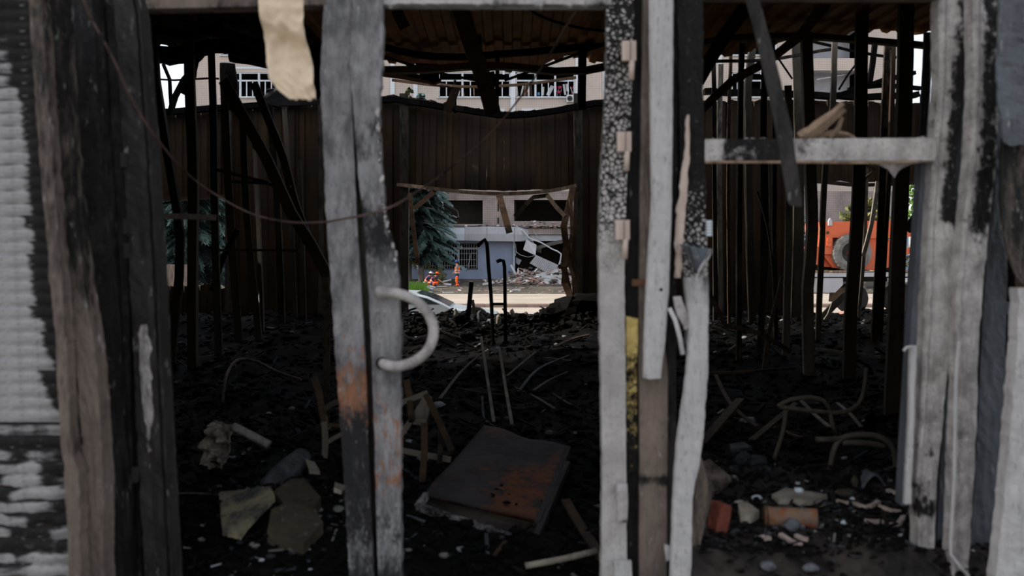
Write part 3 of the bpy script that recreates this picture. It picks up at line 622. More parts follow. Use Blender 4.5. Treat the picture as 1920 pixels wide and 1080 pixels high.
pl.build('melted_plastic', M_crack, d1, kind='stuff')
hp = resamp(PX([(712, 545, 2.97), (716, 548, 2.93), (745, 550, 2.90), (778, 563, 2.90), (804, 590, 2.90), (813, 622, 2.90), (803, 655, 2.90), (776, 678, 2.90), (745, 687, 2.90), (722, 683, 2.93), (716, 680, 2.97)]), .012)
hd = MB().tube(hp, .0175, 14, soot=[.0] * (14 * len(hp))).build('handle', M_grey, d1, True, label='half ring pull handle, pale grey')
MB().tube(PX([(716, 548, 2.94), (716, 548, 2.98)]), .022, 14).tube(PX([(716, 681, 2.94), (716, 681, 2.98)]), .022, 14, soot=.4).build('handle_base', M_grey, d1, True)

# door 2: crackled stile with hinges
d2 = empty('door_2', P(1150, 1100, 3.0), kind='structure', label='crackled burnt door leaf edge with three pale hinges', cat='door')
plank('door_stile', [(-20, 1137, 1190, .55), (80, 1138, 1188, .42), (180, 1135, 1184, .32), (330, 1126, 1176, .28), (460, 1123, 1171, .12), (540, 1124, 1171, -.1), (700, 1127, 1173, -.25), (900, 1130, 1174, -.3), (1100, 1127, 1176, -.3)], 3.0, .06, M_crack, d2, amp=.0028, jag=(1.3, 1), seed=10, n=11)
plank('edge_strip', [(-20, 1186, 1209, .5), (540, 1172, 1198, .5), (1100, 1176, 1202, .4)], 3.03, .05, M_darkpost, d2, seed=11, n=5)
plank('foam_strip', [(598, 1174, 1196, 0), (640, 1174, 1196, .1), (680, 1174, 1194, .28), (800, 1175, 1194, .32), (880, 1176, 1195, .42)], 3.018, .02, M_yellow, d2, seed=12, n=5, rag=(14, 10), label='scorched yellow foam strip')
for yh, xo in ((78, 1166), (248, 1157), (413, 1154)):
    h_ = empty('hinge', P(xo, yh, 2.97)); h_.parent = d2; WP[h_.name] = P(xo, yh, 2.97); h_.location = WP[h_.name] - WP[d2.name]
    c = P(xo + 13, yh + 18, 2.975)
    MB().box(c, (26 / F * 2.97, .022, 37 / F * 2.97)).build('hinge_leaf', M_hinge, h_)
    MB().box(c + Vector((.004, -.002, 0)), (.002, .024, .066)).build('hinge_seam', M_bronze, h_)
    MB().tube(PX([(xo + 19, yh + 36, 2.97), (xo + 17.5, yh + 72, 2.97)]), .0095, 12, scale=[1, 1]).build('hinge_pin', M_hinge, h_, True)
MB().bb(.41, .56, 3.0, 3.03, -.02, .06).build('door_shoe', M_grey, d2)
plank('paint_blister', [(908, 1157, 1176, -.2), (940, 1156, 1178, 0), (975, 1158, 1176, .2)], 2.975, .02, M_grey, d2, seed=14, n=4, rag=(4, 4))
plank('paint_blister', [(1054, 1152, 1184, -.3), (1100, 1152, 1186, -.3)], 2.975, .02, M_light, d2, seed=15, n=4, rag=(4, 4))
# posts right of door 2
plank('frame_post', [(-20, 1206, 1232, .1), (400, 1200, 1224, .1), (700, 1199, 1252, 0), (880, 1200, 1251, .1), (900, 1198, 1250, .42), (925, 1199, 1250, .0), (1100, 1199, 1250, -.1)], 3.0, .07, M_bronze, seed=16, n=9, amp=.003, **T('brown grey post whose lower half shows below the torn light strip', 'post'))
plank('trim_strip', [(-20, 1218, 1264, -.3), (200, 1220, 1263, -.3), (380, 1222, 1261, -.3), (540, 1212, 1256, -.25), (640, 1208, 1249, -.25), (702, 1207, 1241, -.2)], 2.95, .025, M_light, seed=17, n=9, amp=.0022, jag=(.8, .8), rag=(0, 16), prof=[(0, .008), (.06, 0), (.3, -.004), (.7, -.004), (.93, 0), (1, .012)], **T('smooth light grey metal strip torn off at its lower end', 'metal strip'))
MB().tube([P(1239, 543, 2.95) + Vector((0, -.006, 0)), P(1239, 543, 2.95) + Vector((0, .0, 0))], .006, 10, soot=.6).build('bolt_hole', M_black, label='dark bolt head on the light torn strip', cat='bolt')
plank('frame_post', [(-20, 1262, 1272, .35), (540, 1252, 1268, .3), (1100, 1248, 1268, .1)], 3.02, .05, M_darkpost, seed=18, n=4, **T('narrow black post edge between the light strip and the crackled black post', 'post'))
plank('frame_post', [(-20, 1270, 1318, .8), (200, 1274, 1319, .72), (330, 1276, 1322, .7), (460, 1276, 1326, .32), (560, 1288, 1328, .05), (640, 1290, 1320, .1)], 3.0, .06, M_crack, seed=19, n=9, amp=.004, jag=(2, 2), **T('black crackled post carrying the crossbar of the window bay', 'post'))
plank('peeled_edge', [(215, 1288, 1293, -.3), (280, 1284, 1293, -.2), (330, 1277, 1290, -.1), (400, 1269, 1286, .0), (440, 1266, 1282, .1), (520, 1266, 1276, .2)], 2.975, .012, M_hinge, seed=20, n=4, amp=.004, jag=(4, 3), smooth_px=9, **T('peeling whitish paint edge on the crackled black post', 'paint flake'))
plank('trim_strip', [(520, 1284, 1330, .25), (570, 1288, 1330, .18), (610, 1292, 1329, -.1), (700, 1287, 1329, -.2), (760, 1279, 1324, -.2), (820, 1270, 1320, -.15), (880, 1265, 1312, .12), (905, 1264, 1305, .1), (935, 1262, 1300, -.25), (1000, 1260, 1299, -.25), (1100, 1256, 1296, -.2)], 2.93, .02, M_light, seed=21, n=9, amp=.003, jag=(1, 1.5), prof=[(0, .015), (.05, .0), (.3, -.003), (.8, -.003), (.96, 0), (1, .02)], **T('twisted light grey strip bowing outward below the curled metal cone', 'metal strip'))
# curled cone of metal, white tag, loose flaps
V = []; so = []
for j in range(9):
    t = j / 8; c = P(1290 + 20 * t, 462 + 4 * t + 26 * t * t, 2.93)
    for i in range(15):
        a = -.5 + i / 14 * 4.6; r = (.048 * (1 - t) + .008)
        V.append(c + Vector((r * math.cos(a) * 1.0 + .028 * (1 - t), r * math.sin(a) * .8, -r * .15 * math.cos(a) - .012 * j * .4)))
Fc = [(j * 15 + i, j * 15 + i + 1, j * 15 + i + 16, j * 15 + i + 15) for j in range(8) for i in range(14)]
cn = mesh('curled_cone', V, Fc, M_blue, None, True, {'soot': .15, 'rust': .15}, **T('curled cone of grey metal sticking out of the crackled post', 'metal sheet')); so_ = cn.modifiers.new('t', 'SOLIDIFY'); so_.thickness = .003
MB().sweep(resamp(PX([(1334, 468, 2.93), (1326, 485, 2.92), (1312, 505, 2.93), (1300, 535, 2.95), (1296, 545, 2.95)]), .02), rect(.01, .004), soot=.05).build('torn_strand', M_light, **T('thin bright strand torn down from the curled cone', 'metal strip'))
tg = empty('junction_tag', P(1329, 443, 2.99), **T('small white ribbed block on the right edge of the crackled post', 'connector'))
for i in range(5): MB().box(P(1329, 416 + 6 * i, 2.98), (.018, .02, .0085)).build('rib', M_white, tg)
MB().sweep(resamp(PX([(1255, 578, 2.95), (1266, 600, 2.93), (1276, 640, 2.92), (1280, 664, 2.93)]), .03), rect(.014, .006), twist=None, soot=-.1).build('peeled_strand', M_light, **T('thin pale strand peeled off beside the twisted strip', 'metal strip'))
plank('loose_flap', [(556, 1262, 1276, .1), (590, 1268, 1290, .1), (612, 1284, 1292, .2)], 2.94, .008, M_grey, seed=23, n=4, rag=(4, 4), **T('small dark edged flap above the peeled pale strand', 'metal flap'))
plank('rust_bracket', [(524, 1186, 1214, .1, .5), (536, 1186, 1212, .1, .5)], 2.97, .02, M_rustbar, seed=24, n=3, step=4, **T('small rusty bracket between crackled door edge and torn light strip', 'bracket'))
plank('corner_plate', [(860, 1302, 1316, .2), (930, 1300, 1336, .22), (1000, 1298, 1318, .2), (1070, 1296, 1302, .2)], 3.02, .012, M_bronze, seed=25, n=5, **T('dark triangular plate behind the foot of the twisted strip', 'metal plate'))
plank('paint_lump', [(1024, 1246, 1258, -.2), (1050, 1248, 1258, -.2)], 2.96, .02, M_light, seed=26, n=3, rag=(5, 5), jag=(4, 3), **T('ragged white paint curl between the two strip feet', 'paint flake'))

# window bay on the right: crossbar, strap, bent wood
def bar_row(name, x0, x1, yt, yb, D, mt, seed, sootf, under=None, **k):
    n = 70; m = 9; V = []; so = []
    for i in range(n + 1):
        t = i / n; x = x0 + (x1 - x0) * t; a, b = yt(x), yb(x)
        pr = [(a, 0), (a + (b - a) * .33, 0), (a + (b - a) * .66, 0), (b, 0), (b + (under(x) if under else 0), .02), (b, .055), (a, .055), (a - 1.5 * max(0, N(x * .08, seed)), .03), (a - 1 * max(0, N(x * .2, seed)), .01)]
        for (y, v) in pr:
            p = P(x, y, D); p.y += v + .003 * N(x * .03, y * .05, seed); V.append(p); so.append(sootf(x, y))
    Fc = [(i * m + j, (i + 1) * m + j, (i + 1) * m + (j + 1) % m, i * m + (j + 1) % m) for i in range(n) for j in range(m)] + [tuple(range(m)), tuple(range(n * m, n * m + m))[::-1]]
    return mesh(name, V, Fc, mt, None, False, {'soot': so}, **k)
cb = bar_row('crossbar', 1322, 1756, lambda x: 261 - .006 * (x - 1322), lambda x: 300 - .003 * (x - 1322) + 2, 3.0, M_grey, 30, lambda x, y: .36 * sm(1345, 1365, x) * sm(1475, 1455, x) + .02 - .15 * sm(1560, 1600, x) + (.14 if abs(x - 1535) < 40 else 0), lambda x: 3 + 22 * math.exp(-((x - 1681) / 26) ** 2) * .7 + 14 * max(0, 1 - abs(x - 1681) / 9), **T('charred grey crossbar of the window bay with melted drip below', 'crossbar'))
MB().sweep(resamp(PX([(1322, 304, 2.99), (1500, 304, 2.99), (1620, 305, 2.99), (1720, 303, 2.99)]), .05), rect(.008, .012)).build('crossbar_lip', M_wood, **T('tan strip along the underside of the charred crossbar', 'trim strip'))
strap = plank('hanging_strap', [(-30, 1386, 1416, .2), (0, 1399, 1424, .2), (60, 1415, 1441, .2), (150, 1436, 1464, .2), (240, 1454, 1484, .2), (320, 1468, 1496, .15), (384, 1479, 1504, .15)], 2.78, .008, M_darkpost, seed=31, n=5, amp=.003, rag=(0, 10), **T('long bent black strap hanging in front of the crossbar', 'metal strap'))
for i, (lst, r, mt) in enumerate((
    ([(1497, 256), (1520, 244), (1545, 226), (1566, 208), (1580, 194)], .017, M_wood),
    ([(1512, 258), (1540, 240), (1562, 222), (1584, 206)], .014, M_wood),
    ([(1508, 252), (1530, 232), (1558, 212)], .012, M_oldwood),
    ([(1555, 258), (1572, 240), (1578, 222), (1568, 214)], .009, M_wood),
    ([(1530, 260), (1560, 250), (1590, 253), (1602, 258)], .012, M_wood))):
    q = resamp(PX(lst, 3.02 + .012 * i), .02); n_ = len(q)
    MB().sweep(q, [(r, 0), (r * .4, r * .7), (-r * .7, r * .5), (-r, -.2 * r), (-.2 * r, -r)], scale=[.55 + .5 * math.sin(math.pi * min(1, .2 + j / n_)) + .25 * N(j * .8, i) for j in range(n_)], soot=[.02 + .3 * N(j * .4, a * 1.3, i) for j in range(n_) for a in range(5)]).build('wood_splinter', mt, label=['longest charred splinter rising from the crossbar behind the black strap', 'second charred splinter leaning beside the longest one on the crossbar', 'thin scorched splinter lowest on the crossbar beside the black strap', 'hooked grey splinter at the upper end of the crossbar pile', 'flat splinter lying along the crossbar under the others'][i], cat='splinter', group='charred splinters on the crossbar')
cr = MB()
for i in range(40): x = R.uniform(1330, 1750); cr.rock(P(x, 259 - .006 * (x - 1322), 3.0) + Vector((0, R.uniform(.0, .05), 0)), (R.uniform(.005, .02), .012, R.uniform(.004, .012)), i, 1, soot=R.uniform(-.2, .6))
cr.build('crossbar_crumbs', M_grey, kind='stuff', label='burnt crumbs lying along the top of the crossbar', cat='crumbs')

# right hand posts
plank('edge_post', [(255, 1731, 1744, .1), (560, 1712, 1740, .0), (700, 1704, 1722, .0), (940, 1690, 1704, .1)], 3.06, .05, M_blue, seed=32, n=5, **T('slim blue grey post edge at the end of the crossbar', 'post'))
plank('edge_strip', [(648, 1707, 1719, -.2), (800, 1704, 1714, -.1), (944, 1696, 1708, .1)], 3.0, .015, M_light, seed=33, n=4, jag=(.8, .8), **T('thin pale upright strip before the slim blue grey post', 'metal strip'))
MB().tube(resamp(PX([(1694, 658, 2.99), (1700, 651, 2.99), (1712, 651, 2.99)]), .01), .005, 6).build('bent_clip', M_light, **T('tiny pale clip on top of the thin upright strip', 'clip'))
plank('frame_post', [(-20, 1763, 1830, .0), (150, 1764, 1814, .1), (300, 1752, 1796, .12), (420, 1744, 1794, .0), (600, 1736, 1788, -.05), (780, 1728, 1772, .05), (900, 1720, 1760, .1), (960, 1720, 1758, .3), (985, 1724, 1756, .0), (1062, 1722, 1754, .05)], 3.0, .07, M_grey, seed=34, n=11, amp=.003, jag=(1.5, 1),
      prof=[(0, .012), (.06, 0), (.16, 0), (.2, .008)] + [(.2 + .75 * i / 6, .004) for i in range(7)] + [(.97, .02), (1, .03)], soot_uv=lambda u, y: .32 * sm(.25, .8, u) * sm(520, 240, y) + .2 * N(u * 6, y * .05, 2) + .3 * math.exp(-((y - 390) / 45) ** 2) * sm(.2, .6, u), **T('wide grey post at the crossbar end, black blistered along its upper inner side', 'post'))
plank('frame_post', [(-20, 1812, 1834, .1), (300, 1792, 1822, .1), (600, 1780, 1806, .1), (1100, 1752, 1786, .1)], 3.06, .05, M_blue, seed=35, n=5, **T('blue grey recessed post between the two blistered posts', 'post'))
plank('frame_post', [(-20, 1826, 1888, .02), (160, 1828, 1880, .02), (300, 1822, 1872, .05), (430, 1808, 1858, .1), (540, 1796, 1846, -.05), (600, 1794, 1842, -.1), (720, 1798, 1836, .0), (800, 1794, 1834, .1), (1000, 1788, 1824, -.05), (1100, 1782, 1818, 0)], 2.94, .07, M_grey, seed=36, n=13, amp=.004, jag=(2, 1.5),
      prof=[(0, .01), (.05, 0), (.15, 0), (.2, .01)] + [(.2 + .75 * i / 8, .006) for i in range(9)] + [(.97, .02), (1, .03)], soot_uv=lambda u, y: (.34 * sm(.1, .5, u) * sm(1.1, .75, u) + .22 * N(u * 6, y * .06)) * sm(520, 380, y), **T('second grey post with a broad black streak down its upper half', 'post'))
plank('frame_post', [(-20, 1880, 1900, .2), (300, 1866, 1890, .2), (540, 1846, 1888, .15), (700, 1838, 1884, .1), (900, 1828, 1876, .1), (1100, 1812, 1866, .1)], 3.04, .06, M_blue, seed=37, n=7, amp=.004, **T('wide slate blue sheet post behind the streaked grey post', 'post'))
MB().tube(resamp(PX([(1799, 640, 2.92), (1793, 700, 2.92), (1789, 900, 2.92), (1783, 1040, 2.92), (1800, 1062, 2.91), (1816, 1080, 2.91)]), .04), .006, 6).build('edge_wire', M_light, **T('thin pale wire running down the streaked grey post', 'wire'))
plank('bracket_plate', [(566, 1868, 1912, -.1), (590, 1870, 1912, .1)], 2.9, .02, M_blue, seed=38, n=4, step=6, **T('small grey bracket plate on the slate blue sheet post', 'bracket'))
plank('draped_sheet', [(-20, 1874, 1990, -.2), (120, 1872, 1990, -.1), (200, 1872, 1990, -.1), (240, 1876, 1990, .0), (262, 1884, 1990, .1)], 2.8, .012, M_blue, seed=39, n=12, amp=.010, rag=(0, 10), jag=(3, 0), **T('grey metal sheet hanging crumpled at the top corner beside the streaked post', 'metal sheet'))
plank('curved_sheet', [(250, 1880, 1990, .3), (300, 1876, 1990, .3), (400, 1878, 1990, .3), (470, 1888, 1990, .3), (520, 1908, 1990, .3), (545, 1930, 1990, .3)], 2.86, .012, M_bronze, seed=40, n=12, amp=.006, prof=[(i / 11, .05 * (i / 11) ** .5) for i in range(12)], **T('dark olive curved sheet bulging below the crumpled grey sheet', 'metal sheet'))
plank('frame_post', [(540, 1910, 1990, .2), (640, 1908, 1990, .0), (720, 1900, 1990, -.2), (860, 1890, 1990, -.2), (1000, 1876, 1990, -.1), (1100, 1864, 1990, -.1)], 2.75, .05, M_light, seed=41, n=10, amp=.005, jag=(2.5, 0), **T('pale peeling post nearest the camera at the frame corner', 'post'))

# hanging beige sheet, rusty wire
V = []; rows_ = [(-30, 482, 570), (40, 487, 569), (75, 491, 572), (110, 496, 580), (150, 507, 587), (170, 524, 590), (188, 546, 591)]
py = np.arange(-30, 189, 4.); xl = np.interp(py, [r[0] for r in rows_], [r[1] for r in rows_]); xr = np.interp(py, [r[0] for r in rows_], [r[2] for r in rows_]); nn_ = 18
for i, y in enumerate(py):
    for j in range(nn_ + 1):
        u = j / nn_; p = P(xl[i] + (xr[i] - xl[i]) * u, y, 2.8)
        p.y += .014 * math.sin((y - 20 - 40 * u) / 40) * sm(0, 60, y) + .018 * N(u * 3, y * .03) + .010 * math.sin(u * 3.1) + .022 * sm(125, 85, y - 30 * u) * sm(30, 70, y - 30 * u) + .012 * N(u * 7, y * .06, 8)
        if i == len(py) - 1: p.z += .010 * N(u * 6, 4)
        V.append(p)
bs_ = mesh('hanging_sheet', V, [(i * (nn_ + 1) + j, (i + 1) * (nn_ + 1) + j, (i + 1) * (nn_ + 1) + j + 1, i * (nn_ + 1) + j + 1) for i in range(len(py) - 1) for j in range(nn_)], M_beige, None, True, {'soot': -.2}, **T('crumpled beige metal sheet hanging from the lintel beside the door stile', 'metal sheet'))
s_ = bs_.modifiers.new('t', 'SOLIDIFY'); s_.thickness = .0015
wp = resamp(PX([(150, -20, 2.55), (172, 36, 2.6), (212, 110, 2.65), (248, 188, 2.75), (290, 255, 2.88), (345, 320, 3.2), (400, 362, 3.4), (470, 400, 3.4), (540, 416, 3.3), (600, 417, 3.05), (640, 411, 2.88), (690, 402, 2.86), (740, 385, 2.9), (780, 360, 3.3), (830, 326, 3.7), (900, 268, 3.8), (950, 215, 3.8), (1010, 135, 3.6), (1060, 52, 3.2), (1098, -6, 3.0)]), .03)
MB().tube(wp, .0042, 7, soot=[.1 + .3 * N(i * .12) for i in range(len(wp)) for _ in range(7)], rust=[.2 * (1 if i < len(wp) * .5 else 0) for i in range(len(wp)) for _ in range(7)]).build('loose_wire', M_cable, None, True, **T('long loose wire sagging across the openings and over the door stile', 'wire'))

# ================================================================ street beyond, facade, trees, vehicle, people
M_road = mat('dusty_road', (150, 138, 122), (128, 118, 104), scale=.6, bump=.3, bscale=5)
M_side = mat('cream_paving', (176, 164, 150), (158, 147, 134), scale=.5, bump=.2, bscale=4)  # cream ground colour of pavement and road
M_dirt = mat('trodden_dirt', (98, 90, 80), (62, 58, 52), scale=.7, bump=.6, bscale=3, speck=((60, 74, 50), 1.2, .58))  # dirt colour kept dark, standing in for the apartment block's shadow
M_kerb = mat('pinkish_kerb', (150, 128, 116), (128, 110, 102), scale=3, bump=.3)
M_bluew = mat('blue_grey_render', (150, 160, 182), (136, 146, 168), scale=.7, bump=.15, bscale=6, speck=((90, 92, 100), .9, .68))
M_tile = mat('facade_tile', (196, 181, 170), (180, 167, 157), scale=.5, rough=.4, bump=.05, brick=(.157, .157, (120, 106, 104), .0055))
M_tileb = mat('facade_tile_burnt', (168, 152, 146), (126, 116, 112), soot=(44, 40, 38), scale=.8, rough=.5, bump=.1, brick=(.157, .157, (92, 84, 80), .006))
M_tilew = mat('white_tile', (214, 218, 222), (200, 204, 210), scale=1, rough=.4, bump=.05, brick=(.157, .157, (150, 152, 156), .005))
M_dark = mat('room_dark', (34, 32, 32), (22, 21, 21), soot=(9, 9, 9), scale=.6, bump=0)
M_roomwall = mat('room_wall_burnt', (96, 90, 84), (70, 66, 62), soot=(26, 24, 23), scale=.6, bump=0)
M_fascia = mat('fascia_metal', (182, 182, 186), (158, 158, 164), soot=(74, 70, 68), scale=.6, stretch=(1, 1, .5), rough=.5, bump=.1, bscale=3)
M_fasciaw = mat('fascia_white', (206, 214, 222), (190, 200, 210), scale=.5, bump=.05)
M_corr = mat('corrugated_white', (200, 200, 200), (182, 182, 184), soot=(90, 86, 84), scale=1, bump=.05)
M_orange = mat('orange_paint', (206, 98, 56), (194, 88, 48), soot=(60, 36, 26), scale=1.2, rough=.45, bump=.03, spec=.4)
M_tyre = mat('dusty_tyre', (124, 122, 118), (92, 90, 88), scale=4, bump=.4)
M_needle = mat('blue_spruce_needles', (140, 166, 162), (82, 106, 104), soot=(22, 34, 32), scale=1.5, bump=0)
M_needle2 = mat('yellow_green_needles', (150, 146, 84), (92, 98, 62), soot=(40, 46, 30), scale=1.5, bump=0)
M_leaf = mat('fresh_leaves', (112, 150, 52), (70, 108, 36), scale=4, bump=0)
M_trunk = mat('tree_bark', (112, 104, 96), (76, 70, 66), scale=3, bump=.5)
M_hivis = mat('hi_vis_orange', (255, 108, 44), (246, 92, 34), soot=(200, 70, 30), scale=3, bump=.05)
M_navy = mat('navy_cloth', (44, 58, 96), (34, 44, 76), scale=4, bump=.1)
M_skin = mat('skin_tone', (196, 142, 116), (182, 126, 102), scale=5, bump=0)
M_shirt = mat('grey_tshirt', (110, 122, 122), (92, 104, 104), scale=5, bump=.1)
M_refl = mat('reflective_band', (206, 202, 190), (190, 188, 178), scale=5, bump=0)
M_cap = mat('blue_cap', (52, 78, 150), (44, 66, 130), scale=5, bump=0)
M_capw = mat('white_helmet', (226, 230, 232), (210, 214, 218), scale=5, bump=0)
M_glass = mat('car_glass', (52, 60, 62), (40, 46, 48), scale=1, rough=.08, bump=0, spec=.6)
M_car = mat('car_silver', (170, 178, 182), (160, 168, 172), scale=1, rough=.3, bump=0, spec=.5)
M_pink = mat('pink_plastic', (208, 74, 110), (196, 66, 100), scale=2, bump=0)
M_red = mat('red_tape', (206, 50, 44), scale=2, bump=0)
M_green = mat('green_plastic', (96, 190, 70), scale=2, bump=0)
M_cyan = mat('blue_plastic', (96, 160, 214), scale=2, bump=0)
def gz(y): return -.5 + .42 * sm(50, 62, y)
def gz2(px, py, D): p = P(px, py, D); return p

V = []; nx_, ny_ = 60, 90
for j in range(ny_ + 1):
    for i in range(nx_ + 1):
        y = 35.4 + 90 * (j / ny_) ** 1.4; x = -70 + 140 * i / nx_
        V.append((x, y, gz(y) + (.05 * N(x * .3, y * .3, 1) if y < 62 else 0)))
mesh('dirt_ground', V, [(j * (nx_ + 1) + i, j * (nx_ + 1) + i + 1, (j + 1) * (nx_ + 1) + i + 1, (j + 1) * (nx_ + 1) + i) for j in range(ny_) for i in range(nx_)], M_dirt, None, True, kind='structure')
MB().bb(-70, 70, 34.3, 43.5, -.9, -.43).build('pavement', M_side, kind='structure')
MB().bb(-90, 90, 12.9, 34.2, -.9, -.55).build('road', M_side, kind='structure')
MB().bb(-200, 200, 60, 400, -.9, -.3).build('far_ground', M_dirt, kind='structure')
kb = empty('kerb', (0, 34, -.55), kind='structure')
x = -16.0; k = 0; first = None
while x < 18:
    if first is None:
        m = MB(); a = .40
        V = [(-a, -.09, 0), (a, -.09, 0), (a, .09, 0), (-a, .09, 0), (-a, -.09, .13), (a, -.09, .13), (a, .09, .16), (-a, .09, .16), (-a, -.06, .16), (a, -.06, .16)]
        m.add([Vector(v) + Vector((x + a, 34.1, -.56)) for v in V], [(0, 1, 5, 4), (4, 5, 9, 8), (8, 9, 6, 7), (2, 3, 7, 6), (0, 4, 8, 7, 3), (1, 2, 6, 9, 5)])
        first = m.build('kerb_stone', M_kerb, kb)
    else:
        c = first.copy(); COL.objects.link(c); c.location = first.location + Vector((k * .83, .01 * N(k * 1.3), .012 * N(k * 2.1, 4)))
    k += 1; x += .83

# facade --------------------------------------------------------
YF = 60.0
def X6(px): return (px - 960) / F * YF
def Z6(py): return CZ - (py - 480) / F * YF
bd = empty('apartment_building', (2, YF, -.2), label='long tiled apartment block with burnt lower floors and blown out windows across the street', cat='building')
def holed(name, x0, x1, z0, z1, y0, th, holes, mt, parent):
    xs = sorted({x0, x1} | {h[0] for h in holes} | {h[1] for h in holes}); zs = sorted({z0, z1} | {h[2] for h in holes} | {h[3] for h in holes})
    m = MB()
    for i in range(len(xs) - 1):
        for j in range(len(zs) - 1):
            cx, cz = (xs[i] + xs[i + 1]) / 2, (zs[j] + zs[j + 1]) / 2
            if x0 <= cx <= x1 and z0 <= cz <= z1 and not any(h[0] < cx < h[1] and h[2] < cz < h[3] for h in holes):
                m.bb(xs[i], xs[i + 1], y0, y0 + th, zs[j], zs[j + 1])
    return m.build(name, mt, parent)
rowsz = [6.75, 9.70, 12.65, 15.6, 18.55]
cols_ = [(X6(415), X6(520)), (X6(540), X6(700)), (X6(822), X6(957)), (X6(967), X6(1078)), (X6(1170), X6(1290)), (X6(1372), X6(1440))]
wins = [(a, b_, z, z + 1.78) for z in rowsz for a, b_ in cols_]
bays = [(X6(1520), X6(1612), z - .2, z + 1.9) for z in rowsz]
low = [(X6(831), X6(905), 3.75, 5.42), (X6(964), X6(1066), 3.95, 5.45), (X6(600), X6(780), 3.75, 5.4), (X6(1130), X6(1290), 3.8, 5.4)]
XL, XR = X6(366), X6(1704)
holed('wall', XL, XR, 6.05, 24, YF, .35, wins + bays, M_tile, bd)
holed('burnt_wall', XL, XR, 3.05, 6.05, YF, .35, low, M_tileb, bd)
holed('ground_floor_wall', XL, XR, -.3, 3.05, YF + .02, .35, [(X6(786), X6(896), Z6(505), Z6(456)), (X6(966), X6(1084), Z6(520), Z6(441)), (X6(1180), X6(1290), .3, 2.4)], M_bluew, bd)
MB().bb(XL, XR, YF + 7.5, YF + 8, -.3, 24).bb(XL, XL + .3, YF + .35, YF + 7.5, -.3, 24).bb(XR - .3, XR, YF + .35, YF + 7.5, -.3, 24).bb(XL - .3, XR + .3, YF - .3, YF + 8, 24, 24.6).build('rear_wall', M_roomwall, bd)
for z in (3.1, 6.1, 9.05, 12.0, 14.95, 17.9, 20.9): MB().bb(XL + .3, XR - .3, YF + .36, YF + 7.5, z - .1, z + .1).build('floor_slab', M_dark, bd)
MB().bb(X6(828), X6(908), YF + 2.6, YF + 2.8, 3.2, 6.0).build('room_wall', M_roomwall, bd)
for px in (780, 908, 962, 1100): MB().bb(X6(px), X6(px) + .2, YF + .36, YF + 7.4, -.2, 24).build('partition_wall', M_dark, bd)
# white pilasters and trims
for px, wpx in ((732, 8), (775, 8), (957, 9), (1079, 11), (1130, 8), (1345, 8), (1448, 7), (1614, 5)):
    MB().bb(X6(px), X6(px + wpx), YF - .10, YF, 6.2, 24).build('pilaster', M_tilew, bd)
for z in rowsz:
    for a, b_ in cols_:
        f = MB(); t = .05
        f.bb(a + .4, b_ - .4, YF - t, YF, z - .95, z - .80).bb(a + .4, a + .55, YF - t, YF, z - 1.35, z - .95).bb(b_ - .55, b_ - .4, YF - t, YF, z - 1.35, z - .95)
        if z > 7: f.build('sill_trim', M_tilew, bd)
# windows: frame with mullions, transom, one copy per opening of the same width
def window(a, b_, z, z1, seed):
    e = empty('window', (a, YF, z)); e.parent = bd; e.location = Vector((a, YF, z)) - WP[bd.name]; WP[e.name] = Vector((a, YF, z))
    fr = MB(); y0, y1 = YF + .06, YF + .16; t = .09
    fr.bb(a, b_, y0, y1, z, z + t).bb(a, b_, y0, y1, z1 - t, z1).bb(a, a + t, y0, y1, z, z1).bb(b_ - t, b_, y0, y1, z, z1)
    fr.build('window_frame', M_white, e)
    zt = z + (z1 - z) * .64; MB().bb(a, b_, y0 - .01, y1 - .01, zt, zt + .11).build('transom', M_white, e)
    n_ = max(1, round((b_ - a) / 1.47)); mm = MB()
    for i in range(1, n_): xx = a + (b_ - a) * i / n_; MB().bb(xx - .07, xx + .07, y0 - .02, y1, z, z1).build('mullion', M_white, e)
    q = random.Random(seed)
    for i in range(n_):
        for u in (.33, .66):
            if q.random() < .75: xx = a + (b_ - a) * (i + u) / n_; MB().bb(xx - .035, xx + .035, y0 + .02, y1 + .02, z, zt).build('sash_bar', M_white, e)
    MB().bb(a - .1, b_ + .1, YF - .16, YF + .05, z - .06, z).build('window_sill', M_white, e)
for i, (a, b_, z, z1) in enumerate(wins): window(a, b_, z, z1, i)
# loggias on the far right with sloping soffit and tube light
for a, b_, z0, z1 in bays:
    MB().bb(a, b_, YF + 1.8, YF + 1.9, z0, z1).build('loggia_wall', M_fascia, bd)
    MB().bb(a, b_, YF + .36, YF + 1.8, z0 - .1, z0).bb(a, b_, YF + .36, YF + 1.8, z1 - .02, z1 + .1).build('loggia_slab', M_fascia, bd)
MB().tube([(X6(1536), YF + .6, Z6(146)), (X6(1596), YF + 1.0, Z6(134))], .05, 6).build('tube_light', M_white, label='white fluorescent tube under the loggia ceiling', cat='lamp')
# air conditioner
ac = empty('air_conditioner', P(1070, 190, 59.6), label='white outdoor air conditioner unit under the book filled window', cat='air conditioner')
MB().box(P(1070, 185, 59.75), (.58, .35, .48)).build('housing', M_white, ac)
MB().tube([P(1068.5, 184.5, 59.56), P(1068.5, 184.5, 59.53)], .19, 20).build('fan_grille', M_roomwall, ac)
f = MB()
for i in range(5): f.box(P(1068.5, 184.5, 59.51), (.34, .01, .02), Matrix.Rotation(i * .63, 3, 'Y'))
f.build('fan_blade', M_dark, ac)
MB().bb(X6(1063), X6(1064), 59.6, 60, Z6(194), Z6(191)).bb(X6(1077), X6(1078), 59.6, 60, Z6(194), Z6(191)).build('bracket', M_white, ac)
